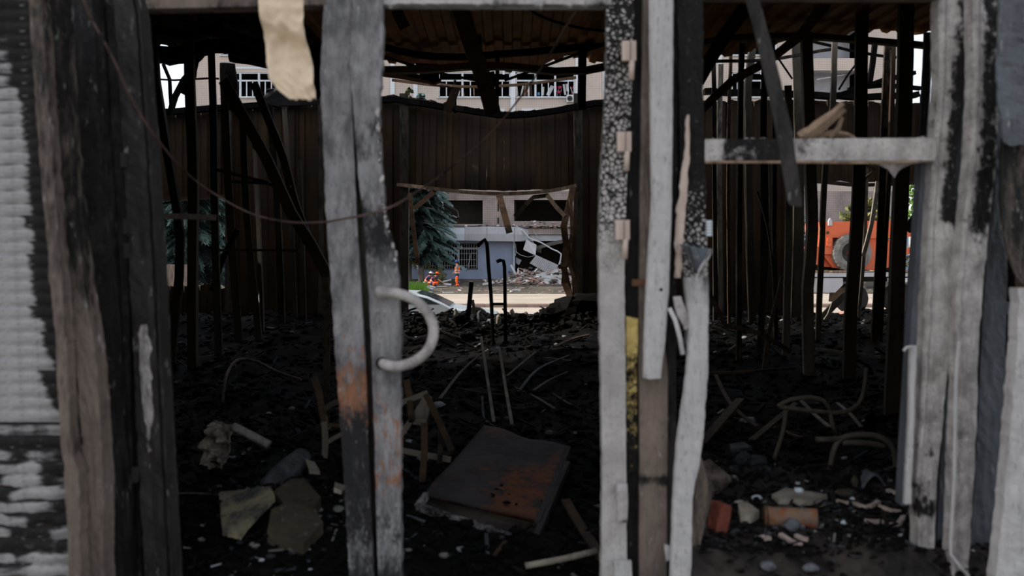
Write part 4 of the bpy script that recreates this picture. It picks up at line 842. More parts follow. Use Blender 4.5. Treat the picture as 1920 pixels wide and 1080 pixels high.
# things standing in the two upper windows
def win_thing(name, x0, y0, x1, y1, wpx, mt, label, cat='board', D=60.45, th=.05):
    a, b_ = P(x0, y0, D), P(x1, y1, D); hw = wpx / F * D / 2
    MB().sweep([a, (a + b_) / 2 + Vector((0, .02, 0)), b_], rect(hw * 2, th), ref=(0, 1, 0)).build(name, mt, label=label, cat=cat)
for a in (
    ('cardboard_strip', 984, 180, 985, 158, 3.5, M_wood, 'brown board upright behind the second pane of the book filled window'),
    ('wooden_batten', 997, 180, 996, 159, 2, M_rustbar, 'thin orange brown batten behind the book filled window'),
    ('leaning_board', 977, 180, 981, 160, 3, M_corr, 'pale board leaning behind the first pane of the book filled window'),
    ('leaning_board', 971, 180, 969, 158, 2, M_hinge, 'narrow tan board at the near edge of the book filled window'),
    ('white_sheet', 1027, 179, 1036, 161, 7, M_white, 'white sheet leaning in the middle pane of the book filled window'),
    ('pale_curtain', 1060, 178, 1057, 158, 4, M_corr, 'pale green curtain hanging in the last pane of the book filled window'),
    ('pale_curtain', 1064.5, 171, 1063, 157, 5, M_white, 'white curtain hanging beside the pale green curtain'),
    ('white_stick', 1075, 178, 1069.5, 163, 1.4, M_white, 'white stick leaning in the corner above the air conditioner'),
    ('folded_parasol', 1018, 179, 1019, 163, 3.5, M_corr, 'grey folded cloth in the middle pane of the book filled window'),
    ('green_box', 966.5, 179, 966.5, 174, 3, M_green, 'small bright green box in the corner of the book filled window'),
    ('blue_box', 1010, 179, 1010, 173, 4, M_cyan, 'small light blue box in the book filled window'),
    ('orange_box', 990, 173, 990, 168, 4, M_orange, 'small orange box on a shelf in the book filled window'),
    ('dark_shelf', 991, 180, 991, 160, 7, M_roomwall, 'dark shelf unit behind the orange box'),
    ('wooden_batten', 819, 182, 819, 161, 2.2, M_wood, 'brown batten upright at the spruce side of the dangling rail window'),
    ('wooden_batten', 889, 181, 888, 161, 2.2, M_wood, 'brown batten upright behind the leaning roof tie'),
    ('white_sheet', 859, 180, 861, 170, 4, M_corr, 'small pale sheet in the window behind the leaning board'),
    ('leaning_batten', 871, 181, 867, 165, 1.5, M_wood, 'slanting batten in the window beside the leaning roof tie'),
    ('red_box', 808, 178, 808, 173, 4, M_pink, 'small red box in the bay by the yellow green tree top')):
    win_thing(*a)
for px, py in ((1037, 159), (1046, 159), (1044, 168), (1071, 160), (1070, 170)):
    c = empty('pink_chair', P(px, py + 4, 60.9), label={(1037, 159): 'pink plastic chair back half hidden by the white sheet', (1046, 159): 'pink plastic chair back, upper one beside the thick mullion', (1044, 168): 'pink plastic chair back, lower one beside the thick mullion', (1071, 160): 'pink plastic chair back behind the white stick', (1070, 170): 'pink plastic chair seat low in the corner above the air conditioner'}[(px, py)], cat='chair')
    MB().bb(X6(px - 3.2) + .2, X6(px + 3.0) + .2, 60.85, 60.9, Z6(py + 2.5), Z6(py - 2.5)).build('backrest', M_pink, c)
    MB().bb(X6(px - 2.8) + .2, X6(px - 2.3) + .2, 60.9, 60.95, Z6(py + 9), Z6(py + 2)).bb(X6(px + 2.2) + .2, X6(px + 2.7) + .2, 60.9, 60.95, Z6(py + 9), Z6(py + 2)).build('leg', M_white, c)

# ground floor: barred window, canopy fascia, broken shop
gw = MB(); a, b_, z0, z1 = X6(786), X6(896), Z6(505), Z6(456)
win = empty('barred_window', (a, YF, z0)); win.parent = bd; win.location = Vector((a, YF, z0)) - WP[bd.name]; WP[win.name] = Vector((a, YF, z0))
MB().bb(a, b_, YF - .03, YF + .1, z0, z0 + .08).bb(a, b_, YF - .03, YF + .1, z1 - .08, z1).bb(a, a + .08, YF - .03, YF + .1, z0, z1).bb(b_ - .08, b_, YF - .03, YF + .1, z0, z1).build('window_frame', M_roomwall, win)
MB().bb(X6(858.5), X6(860.5), YF - .05, YF + .05, z0, z1).build('mullion', M_white, win); MB().bb(a, b_, YF - .05, YF + .05, Z6(467.5), Z6(465.5)).build('transom', M_fascia, win)
MB().bb(X6(821.5), X6(823.5), YF - .05, YF + .05, z0, z1).build('mullion', M_fascia, win)
for i in range(24): xx = a + .1 + (b_ - a - .2) * i / 23; gw.bb(xx - .012, xx + .012, YF - .02, YF, z0, z1)
for i in range(4): zz = z0 + (z1 - z0) * (i + .6) / 4.3; gw.bb(a, b_, YF - .03, YF - .01, zz - .012, zz + .012)
gw.build('grille', M_fascia, win, kind='stuff')
lean([(878, 503, 60.8), (881, 485, 60.8), (884, 474, 60.8), (892, 475, 60.8), (897, 475, 60.8)], .1, M_fascia, 'bent grey frame leaning inside the barred window', 'bent_bars', 'metal bars', rect(.09, .04), 0)
cn_ = empty('canopy', P(915, 440, 59.2), label='long grey metal canopy fascia with a white end above the blue wall', cat='canopy')
def fas(px0, px1, yt0, yt1, yb0, yb1, mt, bend=0, y0=59.0):
    V = []; n_ = 8
    for s in (0, 1):
        for i in range(n_ + 1):
            t = i / n_; px = px0 + (px1 - px0) * t
            for (py, o) in ((yt0 + (yt1 - yt0) * t, .0), ((yt0 + yb0) / 2 + ((yt1 + yb1) - (yt0 + yb0)) / 2 * t, -.05), (yb0 + (yb1 - yb0) * t, .02)):
                p = P(px, py, y0 + o + bend * t * t + s * .08 + .03 * N(t * 3, py * .1, px0)); V.append(p)
    Fc = []; o = (n_ + 1) * 3
    for s in (0, 1):
        for i in range(n_):
            for j in (0, 1): a = s * o + i * 3 + j; Fc.append((a, a + 1, a + 4, a + 3))
    for i in range(n_): Fc += [(i * 3, i * 3 + 3, o + i * 3 + 3, o + i * 3), (i * 3 + 2, i * 3 + 5, o + i * 3 + 5, o + i * 3 + 2)]
    Fc += [(0, 1, o + 1, o), (1, 2, o + 2, o + 1), (n_ * 3, n_ * 3 + 1, o + n_ * 3 + 1, o + n_ * 3), (n_ * 3 + 1, n_ * 3 + 2, o + n_ * 3 + 2, o + n_ * 3 + 1)]
    return mesh('fascia_panel', V, Fc, mt, cn_, False, {'soot': [.02 + .14 * N(v[0] * 1.5, v[2] * 2) for v in V]})
fas(800, 871.5, 427, 427, 450.5, 451, M_fasciaw); fas(872, 912.5, 426, 424.5, 451, 452, M_fascia); fas(913, 965, 424.5, 425.5, 452, 452.5, M_fascia, .05); fas(965.6, 990.5, 426, 429, 452.5, 452.5, M_fascia, .5)
MB().bb(X6(800), X6(990), 59.1, 60, Z6(451), Z6(450)).bb(X6(800), X6(990), 59.1, 60, Z6(427), Z6(426)).build('canopy_slab', M_fascia, cn_)
MB().bb(X6(990), X6(1085), 59.5, 60, Z6(440), Z6(429)).build('ledge_beam', M_tileb, bd); MB().bb(X6(990), X6(1085), 59.7, 60.0, Z6(452), Z6(441)).build('ledge_beam', M_fascia, bd)
MB().bb(X6(785), X6(1085), 59.2, 60.0, Z6(424.5), Z6(422)).build('ledge', M_tileb, bd)
rb = MB()
for i in range(420):
    px = R.uniform(962, 1084) if R.random() < .8 else R.uniform(830, 962); hh = 10 if px > 985 else 3
    py = 424 - abs(R.gauss(0, .45)) * hh * (.5 + .5 * sm(960, 1000, px)); s = R.uniform(.08, .3)
    rb.rock(P(px, min(py, 424) + (3 if px > 990 else 0), R.uniform(59.2, 60.6)), (s, s, s * .6), i, 1, tone=min(1, max(0, R.gauss(.66, .2))))
rb.build('ledge_rubble', M_rub, label='rubble heaped on the ledge over the wrecked shop front', cat='rubble', kind='stuff')
MB().tube(PX([(963.5, 450, 59.8), (963.5, 521, 59.8)]), .06, 8).build('downpipe', M_white, label='white downpipe at the corner of the blue wall', cat='pipe')
MB().bb(X6(782), X6(784.5), 59.9, 60, Z6(505), Z6(460)).build('window_post', M_tilew, bd)
MB().bb(X6(827.5), X6(830.5), 59.85, 60.1, Z6(419), Z6(378)).build('window_post', M_white, bd)
lean([(858, 411, 60.7), (858, 396, 60.7), (831, 382, 60.7)], .1, M_roomwall, 'dark bent frame hanging in the burnt upper opening', 'bent_bars', 'metal bars', rect(.12, .05), .1)
lean([(832, 393, 60.6), (845, 402, 60.6), (857, 408, 60.6)], .1, M_fascia, 'pale bar slanting in the burnt upper opening', 'slanting_bar', 'bar', rect(.07, .04), 0)
lean([(858.5, 420, 60.7), (858, 408, 60.7)], .1, M_rustbar, 'short orange brown post in the burnt upper opening', 'short_post', 'post', rect(.14, .05), -.2)
for y0, y1 in ((379, 396), (408, 419)): MB().bb(X6(933), X6(935.5), 59.97, 60.03, Z6(y1), Z6(y0)).build('vent_slot', M_dark, bd)
# wrecked shop front
def slab(name, quad, D, th, mt, label, cat='panel', ribs=0, **k):
    q = [P(*a, D) if len(a) == 2 else P(*a) for a in quad]
    m = MB(); n_ = max(1, ribs * 4); nv = (q[1] - q[0]).cross(q[3] - q[0]).normalized()
    V = []
    for s in (0, 1):
        for i in range(n_ + 1):
            t = i / n_; o = nv * (s * th + (.10 if ribs and i % 4 in (1, 2) else 0))
            V += [q[0].lerp(q[1], t) + o, q[3].lerp(q[2], t) + o]
    o = (n_ + 1) * 2; Fc = []
    for s in (0, 1):
        for i in range(n_): a = s * o + 2 * i; Fc.append((a, a + 1, a + 3, a + 2))
    for i in range(n_): Fc += [(2 * i, 2 * i + 2, o + 2 * i + 2, o + 2 * i), (2 * i + 1, 2 * i + 3, o + 2 * i + 3, o + 2 * i + 1)]
    Fc += [(0, 1, o + 1, o), (2 * n_, 2 * n_ + 1, o + 2 * n_ + 1, o + 2 * n_)]
    return mesh(name, V, Fc, mt, None, False, {'soot': k.pop('soot', 0.)}, label=label, cat=cat, **k)
slab('ribbed_panel', [(1005, 478), (1047, 497), (1036, 517.5), (993, 493.5)], 58.6, .06, M_corr, 'pale ribbed panel hanging aslant in the wrecked shop front', ribs=14, soot=-.2)
slab('crumpled_board', [(987, 449), (1006, 459), (1004, 479, 58.9), (981, 468)], 59.1, .06, M_corr, 'crumpled white panel dangling above the ribbed panel', soot=.0)
slab('fallen_flap', [(967, 482), (978, 488), (973, 497), (966, 492)], 60.4, .05, M_fascia, 'small grey panel fallen just beside the downpipe')
slab('fallen_flap', [(1006, 461), (1016, 463), (1015, 474), (1006, 472)], 60.6, .05, M_roomwall, 'small dim panel behind the crumpled white panel')
slab('fallen_board', [(1050, 488), (1056, 494), (1058, 503), (1052, 500)], 60, .06, M_corr, 'pale broken board at the far edge of the ribbed panel')
MB().tube(resamp(PX([(962, 421, 59.2), (980, 432, 59.1), (992, 446, 59), (1015, 455, 58.9), (1035, 467, 58.8), (1052, 476, 58.7), (1048, 496, 58.6)]), .3), .05, 6).build('bent_rail', M_corr, label='long white bent rail holding the ribbed panel', cat='rail')
for i, l in enumerate(([(990, 443), (1000, 455), (1004, 466)], [(966, 470), (975, 478), (990, 482), (1005, 479)], [(966, 457), (968, 470), (966, 480)], [(1000, 430), (1010, 447), (1030, 451)])):
    MB().tube(resamp(PX(l, 59.5), .3), .022, 5).build('dangling_cable', M_fascia, label=['thin cable dangling from the canopy end to the crumpled board', 'thin cable sagging under the crumpled board toward the downpipe', 'short thin cable hanging next to the downpipe', 'thin cable strung from the rubble ledge to the fallen girder'][i], cat='cable', group='cables in the wrecked shop front')
lean([(1004, 466, 59.6), (1030, 458, 59.5), (1062, 451, 59.4)], .15, M_roomwall, 'dark girder fallen across the top of the wrecked shop front', 'fallen_girder', 'girder', rect(.25, .15), .1)
rb = MB()
for i in range(900):
    u = R.random(); px = R.uniform(950, 1080) if u < .75 else R.uniform(905, 1080)
    D = R.uniform(55, 61) if px > 965 else R.uniform(56, 59.4)
    s = R.uniform(.06, .42) * (1 if px > 960 else .6); g = gz(D) + R.random() ** 2 * (.75 if D > 58 else .35) * sm(925, 990, px)
    p = P(px, 500, D); p.z = g
    if R.random() < .6: rb.rock(p, (s, s, s * .5), i, 1, tone=min(1, max(0, R.gauss(.68, .2))))
    else: rb.box(p, (s * 2.6, .08, .05), Matrix.Rotation(R.uniform(0, 3), 3, 'Z') @ Matrix.Rotation(R.uniform(-.5, .5), 3, 'Y'), tone=min(1, max(0, R.gauss(.85, .14))))
rb.build('shop_rubble', M_rub, label='heap of rubble and splinters before the wrecked shop front', cat='rubble', kind='stuff')
rb = MB()
for i in range(380):
    px = R.uniform(775, 1090) if R.random() < .6 else R.uniform(1300, 1800); D = R.uniform(44, 58); s = R.uniform(.05, .22)
    p = P(px, 500, D); p.z = gz(D) + s * .1
    if R.random() < .6: rb.rock(p, (s, s, s * .4), i, 1, tone=min(1, max(0, R.gauss(.5, .22))))
    else: rb.box(p, (s * 4, .06, .04), Matrix.Rotation(R.uniform(0, 3), 3, 'Z'), tone=min(1, max(0, R.gauss(.62, .2))))
rb.build('scattered_litter', M_rub, label='splinters and chips scattered over the trodden dirt', cat='litter', kind='stuff')
for l, w_, lab in (([(1015, 520, 57), (1064, 519, 57)], .28, 'long pale beam lying before the wrecked shop front'), ([(958, 497, 59), (972, 523, 58.6)], .14, 'white lath leaning on the foot of the downpipe'),
        ([(1020, 527, 55), (1042, 524, 55.2), (1052, 531, 55)], .25, 'bright bent strip on the rubble heap'), ([(1005, 517, 58), (1046, 507, 58.4)], .22, 'grey plank sloping up behind the long pale beam'),
        ([(830, 528, 56), (846, 524, 56)], .1, 'short pale lath by the standing worker'), ([(960, 545, 49), (976, 543, 49)], .12, 'flat bright scrap on the dirt by the kerb'), ([(905, 533, 54), (925, 530, 54)], .12, 'pale lath on the dirt below the blue wall')):
    lean(l, w_, M_corr, lab, 'fallen_plank', 'plank', rect(w_, .1), -.1)

# trees --------------------------------------------------------
def spruce(name, base, h, r0, mt, seed, label, nb=150, trunk=.16, zlow=.08, spray=26, droop=.25):
    e = empty(name, base, label=label, cat='tree'); q = random.Random(seed); b0 = Vector(base)
    MB().tube([b0, b0 + Vector((.05, 0, h * .5)), b0 + Vector((0, 0, h))], trunk, 8, scale=[1, .6, .1]).build('trunk', M_trunk, e)
    m = MB(); V = []; Fc = []; so = []
    for i in range(nb):
        t = q.random() ** .85; z = h * (zlow + (1 - zlow) * t); L_ = r0 * (1 - t) ** .75 * q.uniform(.7, 1.1) + .15; a = q.uniform(0, 6.283)
        d = Vector((math.cos(a), math.sin(a), 0)); side = Vector((-d.y, d.x, 0)); tone_ = q.uniform(-.2, .42)
        for k in range(spray):
            u = (k + q.random()) / spray; c = b0 + d * (L_ * u) + Vector((0, 0, z - droop * L_ * u * u * 1.6 + .12 * L_ * u))
            wd = min(.42, .08 + .55 * L_ * .28 * (1 - u) * u * 2) * q.uniform(.6, 1.2)
            for sgn in (-1, 1):
                tip = c + side * sgn * wd + d * wd * .7 + Vector((0, 0, -.10 - .35 * wd + q.uniform(-.04, .04)))
                w2 = d * (.035 + .03 * q.random()) + Vector((0, 0, .03)); o = len(V)
                V += [c - w2, c + w2, tip + w2 * .4, tip - w2 * .4]; Fc.append((o, o + 1, o + 2, o + 3)); so += [tone_ + .2 * (1 - u)] * 4  # soot carries the dark needle tone here, stronger toward the trunk
    mesh('foliage', V, Fc, mt, e, False, {'soot': so}); return e
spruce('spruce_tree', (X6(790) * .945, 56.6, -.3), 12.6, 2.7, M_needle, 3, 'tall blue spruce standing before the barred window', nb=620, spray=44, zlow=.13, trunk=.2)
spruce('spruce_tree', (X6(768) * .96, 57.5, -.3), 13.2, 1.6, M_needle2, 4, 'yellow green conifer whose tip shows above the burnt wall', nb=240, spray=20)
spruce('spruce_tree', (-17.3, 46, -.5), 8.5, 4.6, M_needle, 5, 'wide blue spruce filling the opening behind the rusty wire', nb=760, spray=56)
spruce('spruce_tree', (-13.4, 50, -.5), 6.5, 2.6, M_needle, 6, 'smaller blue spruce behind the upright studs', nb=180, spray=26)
spruce('pine_tree', (21.5, 52, -.5), 5.6, 3.4, M_needle2, 7, 'bushy yellowish pine behind the orange boom', nb=130, spray=22, droop=-.1)
spruce('pine_tree', (17.6, 54, -.5), 6.5, 2.4, M_needle, 8, 'dark pine behind the tail of the orange machine', nb=120, spray=22)
def bush(name, c, r, mt, seed, label, n=700, leaf=.12):
    q = random.Random(seed); V = []; Fc = []
    for i in range(n):
        v = Vector((q.gauss(0, 1), q.gauss(0, 1), q.gauss(0, 1))).normalized() * q.random() ** .4
        p = Vector(c) + Vector((v.x * r[0], v.y * r[1], v.z * r[2])); a = Vector((q.uniform(-1, 1), q.uniform(-1, 1), q.uniform(-1, 1))).normalized() * leaf; b_ = a.orthogonal().normalized() * leaf * .6; o = len(V)
        V += [p - a, p + b_, p + a, p - b_]; Fc.append((o, o + 1, o + 2, o + 3))
    e = empty(name, c - Vector((0, 0, r[2])) if isinstance(c, Vector) else Vector(c) - Vector((0, 0, r[2])), label=label, cat='plant')
    mesh('foliage', V, Fc, mt, e); MB().tube([Vector(c) - Vector((0, 0, r[2])), Vector(c)], .03 + .02 * r[0], 6).build('stem', M_trunk, e)
bush('green_bush', P(1722, 372, 50), (1.2, 1.2, 1.6), M_leaf, 1, 'fresh green treetop at the boom end', 900, .14)
bush('green_bush', P(824, 512, 58.6) - Vector((0, 0, .1)), (.5, .5, .6), M_needle2, 2, 'small dark shrub behind the crouching workers', 300, .08)
V = []; Fc = []; q = random.Random(4)
for i in range(1500):
    p = P(q.uniform(752, 803), 500, q.uniform(44, 53)); p.z = gz(p.y)
    if p.x > -4.6 + (p.y - 44) * -.08 and q.random() < .8: continue
    hgt = q.uniform(.08, .5) * (.5 + .9 * sm(53, 48, p.y)); d = Vector((q.uniform(-.2, .2), q.uniform(-.2, .2), hgt)); o = len(V); V += [p, p + Vector((.05, 0, 0)), p + d]; Fc.append((o, o + 1, o + 2))
mesh('grass_tuft', V, Fc, M_leaf, label='tall green weeds beside the crouching workers', cat='grass', kind='stuff')
# low things seen through the left opening
MB().bb(-26, -11.2, 30, 30.3, -.55, 1.2).build('garden_wall', M_bronze, label='low dull wall under the wide blue spruce', cat='wall')
rb = MB()
for i in range(260):
    p = P(R.uniform(280, 480), 500, R.uniform(14, 20)); s = R.uniform(.1, .5); p.z = -.5 + R.random() * .9
    rb.rock(p, (s, s, s * .6), i, 1, tone=min(1, max(0, R.gauss(.45, .3))))
rb.build('outer_rubble', M_rub, label='rubble heap outside the opening behind the rusty wire', cat='rubble', kind='stuff')

# parked car ----------------------------------------------------
car = empty('parked_car', P(775, 590, 17), label='silver car with a dark windscreen parked just outside the middle opening', cat='car')
def Cp(px, py, dy): return P(px, py, 17) + Vector((0, dy, 0))
prof = [(640, 604), (640, 575), (668, 566), (700, 552), (750, 549), (775, 550), (800, 556), (826, 567), (846, 577), (900, 586), (930, 592), (938, 604)]
V = []; n_ = len(prof)
for dy in (-.0, .15, 1.45, 1.6):
    for px, py in prof: V.append(Cp(px, py + (3 if dy in (0, 1.6) else 0), dy))
Fc = [(s * n_ + i, s * n_ + i + 1, (s + 1) * n_ + i + 1, (s + 1) * n_ + i) for s in range(3) for i in range(n_ - 1)] + [tuple(range(n_)), tuple(range(3 * n_, 4 * n_))[::-1]]
mesh('body', V, Fc, M_car, car)
mesh('windscreen', [Cp(779, 549.0, .2), Cp(779, 549.0, 1.4), Cp(806, 557.0, .2), Cp(806, 557.0, 1.4), Cp(842, 574, .15), Cp(842, 574, 1.45)], [(0, 1, 3, 2), (2, 3, 5, 4)], M_glass, car)
mesh('side_window', [Cp(705, 556, -.01), Cp(770, 553.5, -.01), Cp(800, 560, -.01), Cp(825, 571, -.01), Cp(690, 570, -.01)], [(0, 1, 2, 3, 4)], M_glass, car)
for px in (690, 890): MB().tube([Cp(px, 604, .02), Cp(px, 604, .22)], .3, 18).build('wheel', M_dark, car)

# orange machine on a trailer ------------------------------------
DM = 27.0
def Mp(px, py, dy=0): return P(px, py, DM) + Vector((0, dy, 0))
def slabM(name, poly, y0, y1, mt, par, **k):
    n_ = len(poly); V = [Mp(a, b_, y0) for a, b_ in poly] + [Mp(a, b_, y1) for a, b_ in poly]
    return mesh(name, V, [tuple(range(n_)), tuple(range(n_, 2 * n_))[::-1]] + [(i, (i + 1) % n_, (i + 1) % n_ + n_, i + n_) for i in range(n_)], mt, par, **k)
tr = empty('trailer', Mp(1600, 600), label='grey flatbed trailer carrying the orange machine', cat='trailer')
slabM('deck', [(1440, 512), (1800, 510), (1800, 518), (1440, 519)], -.2, 2.4, M_fascia, tr)
for x0, x1 in ((1500, 1552), (1556, 1616), (1690, 1720)): slabM('deck_plank', [(x0, 507.5), (x1, 507), (x1, 511.5), (x0, 512)], -.2, 2.4, M_wood, tr)
slabM('side_box', [(1528, 521), (1577, 521), (1577, 534), (1563, 548), (1528, 548)], -.15, .3, M_fascia, tr)
slabM('chassis', [(1440, 519), (1800, 518), (1800, 528), (1440, 529)], .3, .6, M_dark, tr)
slabM('mudguard', [(1562, 548), (1572, 540), (1588, 538), (1592, 552), (1578, 566), (1560, 566)], -.1, .3, M_oldwood, tr)
for px in (1600, 1690): MB().tube([Mp(px, 560, 0), Mp(px, 560, .35)], .48, 20).build('wheel', M_dark, tr)
slabM('side_lamp', [(1660, 521), (1667, 521), (1667, 528), (1660, 528)], -.22, -.15, M_corr, tr); slabM('side_lamp', [(1689, 521), (1703, 521), (1703, 529), (1689, 529)], -.22, -.15, M_corr, tr)
mc = empty('crane_machine', Mp(1600, 508), label='orange wheeled boom machine loaded on the flatbed trailer', cat='vehicle')
slabM('body', [(1548, 415), (1549, 450), (1546, 477), (1500, 470), (1500, 482), (1545, 488), (1548, 500), (1640, 507), (1690, 500), (1690, 452), (1650, 446), (1650, 414), (1596, 415)], .35, 1.9, M_orange, mc)
slabM('boom', [(1575, 415), (1700, 412), (1716, 412), (1716, 443), (1690, 446), (1575, 447)], .2, .5, M_orange, mc, label='orange telescopic boom')
slabM('boom_head', [(1548, 416), (1600, 415), (1600, 446), (1582, 446), (1560, 445), (1548, 444)], .1, .35, M_orange, mc)
slabM('side_plate', [(1547, 444), (1563, 444), (1563, 477), (1546, 477)], .08, .35, M_orange, mc)
slabM('lower_arm', [(1696, 468), (1716, 464), (1716, 475), (1696, 479)], .2, .5, M_orange, mc)
slabM('rear_frame', [(1500, 469), (1530, 462), (1546, 462), (1546, 500), (1500, 482)], .2, 1.9, M_orange, mc)
slabM('chassis_rail', [(1548, 478), (1562, 478), (1584, 504), (1566, 502)], .2, .35, M_orange, mc)
slabM('chassis', [(1538, 498), (1700, 498), (1700, 507), (1538, 507)], .5, 1.8, M_dark, mc)
slabM('warning_sticker', [(1528, 485), (1534, 484), (1534, 495), (1528, 496)], .17, .2, M_white, mc)
h_ = MB(); h_.box(Mp(1555.5, 453.5, .05), (.15, .05, .25)).tube([Mp(1555.5, 450, 0), Mp(1555.5, 450, .08)], .075, 12).tube([Mp(1555.5, 460, 0), Mp(1555.5, 460, .08)], .045, 12); h_.build('tow_hook', M_orange, mc)
MB().tube([Mp(1553.5, 436, .05), Mp(1553.5, 436, .1)], .045, 14).build('pin', M_rust, mc)
slabM('lifting_plate', [(1554, 423), (1554, 414), (1557, 409), (1560, 414), (1561, 423)], .0, .1, M_fascia, mc)
wl = empty('wheel', Mp(1598, 474)); wl.parent = mc; wl.location = Mp(1598, 474) - WP[mc.name]; WP[wl.name] = Mp(1598, 474)
r1 = 36 / F * DM; sec = [(r1 * .98, -.15), (r1, .0), (r1 * .98, .3), (r1 * .5, .33), (r1 * .48, .1), (r1 * .55, -.13), (r1 * .75, -.19)]
V = []; K = 56
for i in range(K):
    a = 2 * math.pi * i / K; lug = 1.012 if i % 2 else .990
    for j, (rr, yy_) in enumerate(sec): rr2 = rr * (lug if j in (0, 1, 2) else 1); V.append(Mp(1598, 474, .1) + Vector((rr2 * math.cos(a), yy_, rr2 * math.sin(a))))
m_ = len(sec); mesh('tyre', V, [(i * m_ + j, i * m_ + (j + 1) % m_, ((i + 1) % K) * m_ + (j + 1) % m_, ((i + 1) % K) * m_ + j) for i in range(K) for j in range(m_)], M_tyre, wl)
MB().tube([Mp(1598, 474, .12), Mp(1598, 474, .3)], r1 * .5, 24).build('rim', M_rust, wl); MB().tube([Mp(1598, 474, .02), Mp(1598, 474, .3)], r1 * .2, 16).build('hub', M_orange, wl)
sb = empty('barrier_post', Mp(1501, 560, 1.0), label='small red and white striped barrier post beside the trailer', cat='barrier')
for i in range(5): MB().box(Mp(1501.5, 533 + 6.2 * i, -.6), (.10, .03, .10)).build('stripe', M_red if i % 2 == 0 else M_white, sb)
MB().box(Mp(1501.5, 570, -.58), (.05, .03, .95)).build('pole', M_white, sb)
rb = MB()
for i in range(300):
    p = P(R.uniform(1490, 1780), 500, R.uniform(14, 25)); s = R.uniform(.08, .4); p.z = -.5 + R.random() * .5
    rb.rock(p, (s, s, s * .6), i, 1, tone=min(1, max(0, R.gauss(.55, .3))))
rb.build('outer_rubble', M_rub, label='rubble strewn on the road before the trailer', cat='rubble', kind='stuff')

